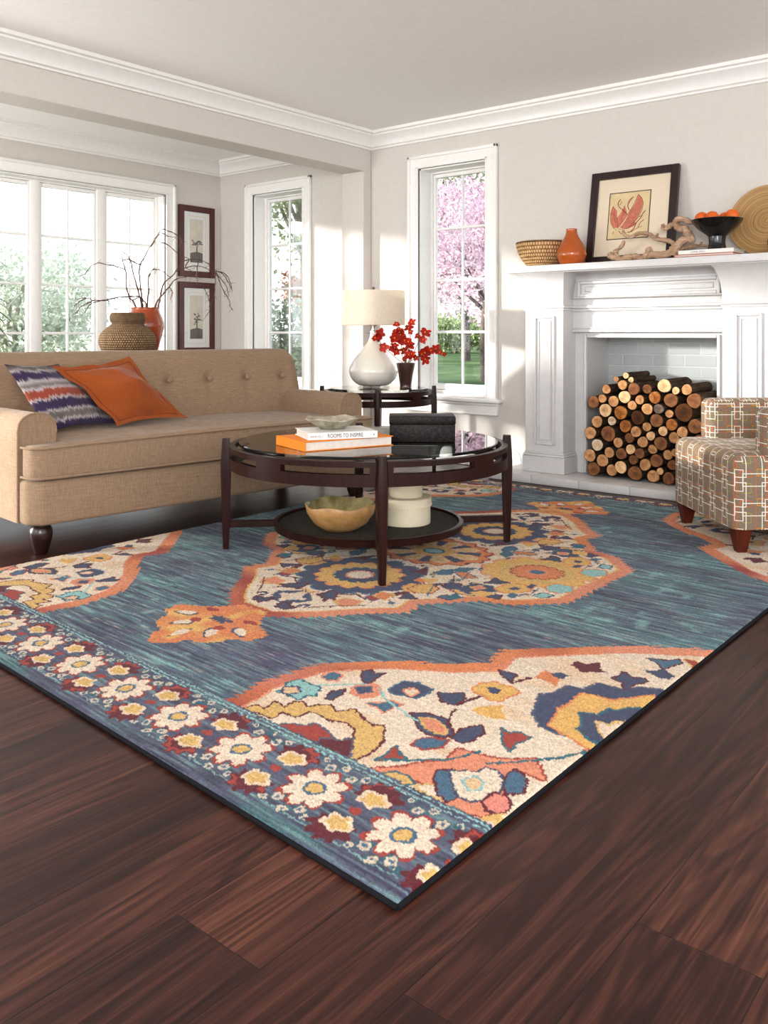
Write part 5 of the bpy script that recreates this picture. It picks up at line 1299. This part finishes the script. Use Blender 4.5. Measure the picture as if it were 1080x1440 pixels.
DRIFT= {'low': [(-2.324,4.93,1.409),(-2.291,4.93,1.394),(-2.253,4.93,1.381),(-2.205,4.93,1.385),(-2.162,4.93,1.392),(-2.12,4.93,1.382),(-2.057,4.93,1.398),(-2.006,4.93,1.392),(-1.945,4.93,1.401),(-1.915,4.93,1.429)],'loop': [(-2.253,4.93,1.381),(-2.286,4.93,1.422),(-2.264,4.93,1.446),(-2.235,4.93,1.465),(-2.226,4.93,1.49)],'arc': [(-2.235,4.93,1.551),(-2.221,4.93,1.525),(-2.189,4.93,1.51),(-2.13,4.93,1.528),(-2.078,4.93,1.521),(-2.042,4.93,1.495),(-2.006,4.93,1.482),(-1.955,4.93,1.471),(-1.91,4.93,1.443)],'trunk': [(-1.925,4.93,1.385),(-1.91,4.93,1.429),(-1.88,4.93,1.461),(-1.846,4.93,1.483),(-1.841,4.93,1.507),(-1.861,4.93,1.537),(-1.89,4.93,1.535),(-1.915,4.93,1.566),(-1.895,4.93,1.589),(-1.856,4.93,1.581),(-1.817,4.93,1.563)],'horn': [(-1.915,4.93,1.566),(-1.945,4.93,1.563),(-1.965,4.93,1.55),(-1.988,4.93,1.547),(-1.986,4.93,1.567)],'knob': [(-2.099,4.93,1.386),(-2.078,4.93,1.409),(-2.073,4.93,1.434),(-2.052,4.93,1.408)],'tail': [(-1.914,4.98,1.423),(-1.87,5.02,1.438),(-1.811,5.05,1.446),(-1.769,5.07,1.438)],'tail2': [(-1.818,5.04,1.443),(-1.808,5.04,1.465)],'stub': [(-2.324,4.93,1.409),(-2.313,4.93,1.429)],'b1': [(-1.856,4.93,1.483),(-1.822,4.93,1.462),(-1.817,4.93,1.49),(-1.841,4.93,1.507)],'b2': [(-2.042,4.93,1.495),(-2.026,4.93,1.506),(-2.016,4.93,1.515)]}
dw = thing('driftwood', 'gnarled pale driftwood branch lying along the mantel before the picture', 'driftwood', (-2.1, 4.93, MZ))
bm = nb(); DR = {'low':(.017,.024),'loop':(.014,.010),'arc':(.009,.015),'trunk':(.026,.016),'horn':(.016,.012),'knob':(.016,.011),'tail':(.014,.007),'tail2':(.008,.005),'stub':(.012,.007),'b1':(.014,.012),'b2':(.010,.006)}
for key, pts in DRIFT.items():
    r0, r1 = DR[key]; sp_ = smoothpath([Vector(p)+Vector((0, random.uniform(-.012,.012), -.016)) for p in pts], 4)
    for q in sp_:
        q += Vector((0,0,0)); q.z = max(q.z, MZ+r0*.9)
    rad_ = [ (r0+(r1-r0)*i/len(sp_))*(1+.30*mnoise.noise(Vector((i*.9, r0*900, 1)))) for i in range(len(sp_))]
    tube(bm, sp_, rad_, 9)
bmesh.ops.subdivide_edges(bm, edges=bm.edges, cuts=1, use_grid_fill=True)
for v in bm.verts:
    nz_ = mnoise.noise(v.co*55)*.004+mnoise.noise(v.co*130)*.002; v.co += Vector((nz_, nz_*.6, abs(nz_)))
link('wood', bm, M['drift'], dw, world=True, smooth=70)
b1 = book('coral edged hardback at the bottom of the two books on the mantel', (-1.875, 4.803, MZ), math.radians(.5), .325, .22, .014, M['coralbook'], True)
b2 = book('white hardback with grey spine lettering on the coral edged book', (-1.852, 4.806, MZ+.0145), math.radians(.2), .300, .20, .022, M['whitebook'], False)
text_on(b2, 'LIVING WITH', .013, Matrix.Translation((.07, -.0003, .006)) @ up, M['inkgrey'])
fbp = (-1.675, 4.915, MZ+.0370)
fbw = thing('footed_bowl', 'matte black footed bowl of oranges standing on the mantel books', 'bowl', fbp)
bm = nb(); lathe(bm, [(0,0),(.052,0),(.054,.004),(.048,.012),(.043,.04),(.046,.075),(.056,.085),(.10,.118),(.128,.150),(.137,.168),(.134,.170),(.122,.152),(.09,.122),(.04,.102),(0,.098)], 56); link('body', bm, M['blackgloss'], fbw, smooth=40)
OR_ = [(-.078,-.020,'orange fruit at the left rim of the black bowl'),(-.005,-.060,'largest looking orange fruit, front centre of the black bowl'),(.085,-.010,'orange fruit at the right rim of the black bowl'),(.030,.040,'orange fruit between the right and centre ones at the back of the bowl'),(-.040,.052,'orange fruit tucked at the back left of the black bowl')]
bm = nb(); bmesh.ops.create_icosphere(bm, subdivisions=4, radius=.036)
for v in bm.verts: v.co.z *= .93; v.co *= 1+.006*mnoise.noise(v.co*60)
of0 = None
for i, (x, y, l) in enumerate(OR_):
    if of0 is None:
        of0 = link('orange_fruit', bm, M['fruit'], None, smooth=80); o = of0
        bm2 = nb(); lathe(bm2, [(0,.0325),(.003,.0325),(.0035,.0345),(0,.035)], 8); s0 = link('stalk', bm2, M['stem'], o)
    else:
        o = of0.copy(); COL.objects.link(o); s = s0.copy(); COL.objects.link(s); s.parent = o
    hh = math.hypot(x, y)
    o.location = (fbp[0]+x, fbp[1]+y, fbp[2]+.176+.30*max(0, hh-.06)); o.rotation_euler = (.5*i, .3*i, 1.3*i)
    tag(o, l, 'fruit', 'oranges in the black bowl')
pt_ = thing('wooden_plate', 'large round turned wooden plate leaning on the wall at the mantel end', 'plate', (-1.455, 5.075, MZ+.1985), rot=(math.radians(90-14), 0, 0))
bm = nb(); lathe(bm, [(0,-.006),(.10,-.005),(.19,.012),(.205,.020),(.203,.024),(.185,.018),(.10,.003),(0,.001)], 72); link('disc', bm, M['bamboo'], pt_, smooth=60)
bb_ = thing('round_vase', 'glossy black round vase at the right end of the mantel', 'vase', (-1.345, 4.90, MZ))
bm = nb(); lathe(bm, [(v.x, v.z) for v in smoothpath([(.001,0,0),(.03,0,.0),(.045,0,.01),(.058,0,.05),(.054,0,.085),(.036,0,.115),(.024,0,.13),(.028,0,.142),(.022,0,.142),(.02,0,.125)], 4)], 40); link('body', bm, M['blackgloss'], bb_, smooth=60)

# ================================================================ FIREWOOD
LOGS= [(-2.227,0.673,0.02,'p'),(-2.197,0.648,0.018,'p'),(-2.273,0.651,0.018,'t'),(-2.236,0.618,0.031,'t'),(-2.169,0.597,0.039,'b'),(-2.098,0.598,0.031,'b'),(-2.349,0.587,0.03,'t'),(-2.367,0.531,0.028,'t'),(-2.432,0.505,0.041,'b'),(-2.302,0.517,0.035,'t'),(-2.231,0.546,0.041,'p'),(-2.128,0.535,0.029,'t'),(-2.045,0.551,0.038,'o'),(-1.987,0.621,0.043,'p'),(-1.914,0.597,0.024,'p'),(-1.953,0.539,0.045,'b'),(-2.36,0.459,0.043,'p'),(-2.176,0.5,0.03,'t'),(-2.256,0.451,0.043,'o'),(-2.084,0.483,0.036,'t'),(-2.012,0.488,0.032,'g'),(-1.959,0.461,0.026,'t'),(-2.408,0.388,0.038,'t'),(-2.318,0.397,0.029,'w'),(-2.227,0.372,0.04,'o'),(-2.152,0.427,0.046,'d'),(-2.037,0.417,0.042,'b'),(-2.096,0.376,0.029,'t'),(-1.937,0.401,0.036,'o'),(-2.444,0.318,0.04,'t'),(-2.339,0.319,0.05,'b'),(-2.152,0.346,0.034,'t'),(-2.064,0.327,0.029,'p'),(-1.99,0.36,0.03,'p'),(-2.204,0.303,0.032,'b'),(-2.271,0.271,0.032,'t'),(-2.115,0.287,0.035,'t'),(-1.935,0.324,0.035,'t'),(-2.405,0.247,0.039,'w'),(-2.19,0.238,0.032,'p'),(-2.004,0.288,0.042,'b'),(-2.45,0.18,0.04,'t'),(-2.323,0.208,0.034,'t'),(-2.251,0.205,0.036,'b'),(-2.127,0.221,0.032,'b'),(-2.064,0.246,0.03,'t'),(-1.969,0.223,0.031,'t'),(-2.374,0.154,0.039,'t'),(-2.18,0.175,0.031,'b'),(-2.247,0.128,0.04,'p'),(-2.103,0.154,0.038,'t'),(-2.03,0.185,0.04,'b'),(-2.438,0.096,0.044,'b'),(-2.32,0.099,0.037,'t'),(-2.166,0.098,0.046,'b'),(-2.056,0.091,0.039,'t'),(-2.006,0.127,0.022,'p'),(-1.958,0.09,0.038,'b'),(-1.917,0.242,0.024,'t'),(-1.937,0.169,0.031,'b'),(-1.857,0.604,0.033,'t'),(-1.805,0.545,0.045,'b'),(-1.876,0.472,0.056,'d'),(-1.805,0.399,0.045,'b'),(-1.876,0.363,0.034,'t'),(-1.793,0.321,0.033,'b')]
def ordn(i): return ['first','second','third','fourth','fifth','sixth','seventh','eighth','ninth','tenth','eleventh','twelfth'][i]
TON = {'p':'pale','t':'tan','b':'brown','o':'mottled orange brown','g':'grey','w':'whitish','d':'very dark'}
rows_ = {}
for i, l in enumerate(LOGS):
    k = min(7, int((l[1]-.05)/.079)); rows_.setdefault(k, []).append(i)
rown = ['bottom layer','second layer up','third layer up','fourth layer up','fifth layer up','sixth layer up','seventh layer up','top layer']
for k, ids in rows_.items():
    ids.sort(key=lambda i: LOGS[i][0])
    for pos, i in enumerate(ids):
        x, z, r, tone = LOGS[i]; rr = random.Random(i*7+1); Lg = .34+rr.uniform(-.03,.03)
        yf = 4.945+rr.uniform(-.022,.018)
        size = 'thin' if r < .029 else ('thick' if r > .040 else 'medium')
        lb_ = f'{size} {TON[tone]} log, {ordn(pos)} from left in the {rown[k]} of firewood'
        o = thing('firewood_log', lb_, 'log', (x, yf, z), rr.uniform(-.02,.02), 'firewood stacked in the fireplace')
        n = 20; ph = rr.uniform(0, 6); sq = rr.uniform(.0, .07); ax = rr.uniform(0, PI)
        def rad2(a, kk=0): return r*(1-.035-sq*.5+sq*.5*math.cos(2*(a-ax))+.025*math.sin(3*a+ph)+.012*math.sin(7*a+ph*2+kk*.6))
        bm = nb(); rg = []
        for s in range(7):
            yy = Lg*s/6; rg.append([bm.verts.new((rad2(2*PI*q/n, s)*math.cos(2*PI*q/n), yy, rad2(2*PI*q/n, s)*math.sin(2*PI*q/n))) for q in range(n)])
        for A, B in zip(rg, rg[1:]):
            for q in range(n): bm.faces.new((A[q], B[q], B[(q+1)%n], A[(q+1)%n]))
        bm.faces.new(rg[-1])
        link('bark', bm, M['bark'], o, smooth=50)
        bm = nb(); til = rr.uniform(-.12,.12); tz = rr.uniform(-.1,.1)
        c = bm.verts.new((0, -.0035, 0)); rim = [bm.verts.new((rad2(2*PI*q/n)*.90*math.cos(2*PI*q/n), -.0035+.0*til, rad2(2*PI*q/n)*.90*math.sin(2*PI*q/n))) for q in range(n)]
        rim2 = [bm.verts.new((rad2(2*PI*q/n)*.985*math.cos(2*PI*q/n), .0012, rad2(2*PI*q/n)*.985*math.sin(2*PI*q/n))) for q in range(n)]
        for q in range(n): bm.faces.new((c, rim[q], rim[(q+1)%n])); bm.faces.new((rim[q], rim2[q], rim2[(q+1)%n], rim[(q+1)%n]))
        link('sawn_end', bm, M['log_'+tone], o, smooth=0)

# lamp cord lying along the wall
bm = nb(); tube(bm, smoothpath([(-3.62,4.98,.006),(-3.50,5.05,.05),(-3.40,5.10,.10),(-3.385,5.12,.17),(-3.35,5.12,.18),(-3.345,5.11,.12),(-3.25,5.10,.09),(-3.17,5.115,.14),(-3.10,5.12,.11),(-3.085,5.12,.04),(-3.08,5.11,.006)], 5), .0028, 6)
tag(link('power_cord', bm, M['cord'], None), 'thin pale power cord looping along the wall below the window', 'cord')
# ================================================================ PALM AT THE LEFT
pp = thing('potted_palm', 'green palm whose narrow leaf tips enter at the left picture edge', 'plant', (-5.30, 2.165, 0))
bm = nb(); lathe(bm, [(0,.0005),(.12,.0005),(.125,.01),(.16,.28),(.165,.30),(.15,.30),(.14,.27),(0,.27)], 36); link('pot', bm, M['wicker'], pp, smooth=40)
bm = nb()
for i in range(7): 
    a = i*2.4; tube(bm, smoothpath([(0.03*math.cos(a),.03*math.sin(a),.27),(.06*math.cos(a),.06*math.sin(a),.7),(.16*math.cos(a),.16*math.sin(a),1.24)],4), taper(.009,.005,9), 6)
link('stem', bm, M['stem'], pp)
rr = random.Random(5)
for i in range(7):
    a = i*2.4 if i else 1.45; bm = nb(); base = Vector((.16*math.cos(a), .16*math.sin(a), 1.24)); out_ = Vector((math.cos(a), math.sin(a), 0))
    for k in range(13):
        d = (out_*rr.uniform(.3,1.0)+Vector((rr.uniform(-.6,.6), rr.uniform(-.6,.6), rr.uniform(-.25,.9)))).normalized(); L = rr.uniform(.30,.46)
        if i == 0: d = Vector((rr.uniform(-.15,.15), 1, .75-.11*k)).normalized(); L = rr.uniform(.40,.50)
        s = d.cross(Vector((0,0,1))).normalized()*.013
        P = [base+d*L*t+Vector((0,0,-.20*t*t*L*1.6)) for t in (0,.3,.6,.85,1.)]; W = [.35,1.,.9,.5,.03]
        l_ = [bm.verts.new(p-s*w) for p, w in zip(P, W)]; r_ = [bm.verts.new(p+s*w) for p, w in zip(P, W)]
        for j in range(4): bm.faces.new((l_[j], r_[j], r_[j+1], l_[j+1]))
    link('frond', bm, M['palmleaf'], pp, smooth=60, recalc=False)

# ================================================================ GARDEN
bm = nb(); gx = [-60,-30,-20,-14,-10,-6.39,-2,6,20,40]; gy = [-30,-10,0,5.37,8,12,18,30,60]
box(bm, -90, -6.385, -40, 120, -.3, -.12); box(bm, -6.385, 50, 5.37, 120, -.3, -.12)
struct('lawn', bm, M['lawn'], smooth=0)
def tree(name, label, cat, loc, trunk_h, crown, nleaf, ls, leafmat, tr=.16, bark='treebark', seed=1, group=None):
    r = random.Random(seed); rg_ = np.random.default_rng(seed); o = thing(name, label, cat, loc, 0, group)
    cx, cy, cz = crown                                        # crown radii
    tips = []
    bm = nb()
    top = Vector((r.uniform(-.2,.2), r.uniform(-.2,.2), trunk_h))
    tube(bm, smoothpath([(0,0,-.05),(r.uniform(-.08,.08),r.uniform(-.08,.08),trunk_h*.5),tuple(top)],4), taper(tr,tr*.7,9,.1), 10)
    for i in range(9):
        a = 2*PI*i/9+r.uniform(-.3,.3); e_ = r.uniform(.25,1.25)
        end = top+Vector((cx*.75*math.cos(a)*math.cos(e_), cy*.75*math.sin(a)*math.cos(e_), cz*(.25+1.1*math.sin(e_))))
        mid = top.lerp(end, .5)+Vector((r.uniform(-.2,.2), r.uniform(-.2,.2), r.uniform(-.1,.3)))
        sp_ = smoothpath([tuple(top-Vector((0,0,trunk_h*.25*r.random()))), tuple(mid), tuple(end)], 4); tube(bm, sp_, taper(tr*.45, tr*.08, len(sp_), .1), 7)
        for k in range(3):
            p = sp_[r.randrange(3, len(sp_))]; q = p+Vector((r.uniform(-1,1)*cx*.4, r.uniform(-1,1)*cy*.4, r.uniform(-.2,.8)*cz*.4)); tube(bm, [p, p.lerp(q,.5)+Vector((0,0,.06)), q], [tr*.12,tr*.07,tr*.03], 5)
    link('trunk', bm, M['glarebark' if leafmat == 'leafglare' else 'treebark'], o, smooth=60)
    # leaves gathered in loose clumps
    nc = 70; cen = rg_.normal(size=(nc,3)); cen /= np.linalg.norm(cen, axis=1)[:,None]; cen *= (rg_.random(nc)**.45)[:,None]
    cen = cen*np.array([cx, cy, cz])+np.array([top.x, top.y, trunk_h+cz*.75])
    which = rg_.integers(0, nc, nleaf); pos = cen[which]+rg_.normal(size=(nleaf,3))*np.array([cx, cy, cz])*.15
    pos[:,2] = np.maximum(pos[:,2], .02)
    u = rg_.normal(size=(nleaf,3)); u /= np.linalg.norm(u, axis=1)[:,None]; w = np.cross(u, rg_.normal(size=(nleaf,3))); w /= np.linalg.norm(w, axis=1)[:,None]
    s = ls*(.6+.8*rg_.random(nleaf))[:,None]
    V = np.stack([pos-u*s, pos+w*s*.5, pos+u*s, pos-w*s*.5], 1).reshape(-1, 3)
    me = bpy.data.meshes.new('foliage'); me.vertices.add(len(V)); me.vertices.foreach_set('co', V.astype(np.float32).ravel())
    me.loops.add(len(V)); me.loops.foreach_set('vertex_index', np.arange(len(V), dtype=np.int32)); me.polygons.add(nleaf); me.polygons.foreach_set('loop_start', np.arange(nleaf, dtype=np.int32)*4); me.update(calc_edges=True)
    link('foliage', me, M[leafmat], o, smooth=0)
    return o
G0 = -.12
tree('blossom_tree', 'pink blossom tree on the lawn seen through the window beside the fireplace', 'tree', (-19.23, 28.21, G0), 2.6, (3.0,3.0,2.6), 15000, .085, 'blossom', .20, seed=3)
tree('blossom_tree', 'nearer pink blossom tree with dark slender trunk at the right side of the window', 'tree', (-10.42, 16.03, G0), 1.75, (1.5,1.5,1.35), 4200, .06, 'blossom', .105, seed=8)
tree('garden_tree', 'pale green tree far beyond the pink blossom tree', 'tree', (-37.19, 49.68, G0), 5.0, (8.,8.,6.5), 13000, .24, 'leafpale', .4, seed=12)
tree('garden_shrub', 'low dark green hedge shrub across the lawn under the pink blossom tree', 'shrub', (-27.6, 39.45, G0), .4, (3.6,2.2,1.0), 5000, .12, 'leafgreen', .1, seed=14)
tree('garden_tree', 'light green tree seen high through the tall bay window', 'tree', (-12.4, 12.46, G0), 3.0, (2.1,2.1,1.7), 5000, .065, 'leafgreen', .10, seed=22)
tree('garden_shrub', 'dense dark green shrub low behind the tall bay window', 'shrub', (-9.2, 8.75, G0), .35, (1.15,1.15,.75), 3200, .05, 'leafdark', .07, seed=31)
tree('garden_shrub', 'reddish leaved shrub at the right side of the tall bay window', 'shrub', (-10.73, 10.85, G0), 1.45, (.5,.5,.42), 1300, .05, 'leafred', .06, seed=33)
tree('garden_tree', 'pale glare-tinted tree seen through the leftmost panes of the wide window', 'tree', (-12.93, 6.85, G0), 0.85, (1.35,1.35,1.0), 4200, .055, 'leafglare', .12, seed=41)
tree('garden_tree', 'pale glare-tinted tree seen through the middle panes of the wide window', 'tree', (-16.1, 9.42, G0), 0.85, (1.05,1.05,1.05), 3600, .055, 'leafglare', .10, seed=43)
tree('garden_shrub', 'pale shrub low behind the right panes of the wide window', 'shrub', (-13.95, 9.25, G0), .3, (.8,.8,.5), 1500, .05, 'leafglare', .06, seed=47)

# ================================================================ LIGHT AND CAMERA
w = bpy.data.worlds.new('sky'); scene.world = w; w.use_nodes = True
nt = w.node_tree; bg = nt.nodes['Background']
tc = nt.nodes.new('ShaderNodeTexCoord'); sp3 = nt.nodes.new('ShaderNodeSeparateXYZ'); nt.links.new(tc.outputs['Generated'], sp3.inputs[0])
rp = nt.nodes.new('ShaderNodeValToRGB'); e_ = rp.color_ramp.elements
e_[0].position = 0.; e_[0].color = (.97,.98,1.,1); e_[1].position = .9; e_[1].color = (.62,.76,1.,1)
nt.links.new(sp3.outputs[2], rp.inputs[0]); nt.links.new(rp.outputs[0], bg.inputs['Color']); bg.inputs['Strength'].default_value = WORLD
sun = bpy.data.lights.new('sun', 'SUN'); sun.energy = SUN; sun.angle = math.radians(3.2); sun.color = (1., .96, .91)
so = bpy.data.objects.new('sun', sun); COL.objects.link(so); d = Vector((1.02, 1.0, -.205)); so.rotation_euler = d.to_track_quat('-Z', 'Y').to_euler(); so.location = (-12, -3, 4)
def area(name, loc, target, sx, sy, e, col=(1,1,1)):
    l = bpy.data.lights.new(name, 'AREA'); l.shape = 'RECTANGLE'; l.size = sx; l.size_y = sy; l.energy = e; l.color = col
    o = bpy.data.objects.new(name, l); COL.objects.link(o); o.location = loc; o.rotation_euler = (Vector(target)-Vector(loc)).to_track_quat('-Z', 'Y').to_euler(); return o
area('room_fill', (1.6, -1.6, 2.25), (-2.2, 3.2, .3), 2.2, 1.4, FILL, (1., .97, .94))  # added fill light behind the camera, brightens the whole room
area('bay_fill', (-5.25, .2, .95), (-5.1, 3.6, 2.0), 1.3, 1.2, FILLB, (1., .98, .95))  # added fill out of view, lifts the bay walls and beam soffit
area('ceiling_fill', (.7, -.9, 1.5), (-1.4, 1.8, 2.46), 1.2, 1.0, FILLC, (1., .98, .96))  # added light aimed upward to whiten the ceiling
area('side_fill', (-2.2, -2.4, 2.2), (-2.0, 2.6, 0), 2.0, 1.2, FILL2, (1., .97, .94))  # second added fill light, out of view

cam = bpy.data.cameras.new('camera'); co_ = bpy.data.objects.new('camera', cam); COL.objects.link(co_)
co_.location = (0, 0, .92); f = Vector((-.6349, .7726, 0)); co_.rotation_euler = f.to_track_quat('-Z', 'Y').to_euler()
cam.sensor_fit = 'HORIZONTAL'; cam.sensor_width = 36.; cam.lens = 36.*1236/1080
cam.shift_x = -4/1080; cam.shift_y = (470-720)/1080; cam.clip_start = .05; cam.clip_end = 300
scene.camera = co_
scene.view_settings.view_transform = 'Standard'; scene.view_settings.look = 'None'; scene.view_settings.exposure = EXPO; scene.view_settings.gamma = GAM
scene.cycles.max_bounces = 8; scene.cycles.diffuse_bounces = 4; scene.cycles.glossy_bounces = 4; scene.cycles.transparent_max_bounces = 12; scene.cycles.transmission_bounces = 6
scene.cycles.use_denoising = True; scene.cycles.caustics_reflective = False; scene.cycles.caustics_refractive = False; scene.cycles.sample_clamp_indirect = 6.
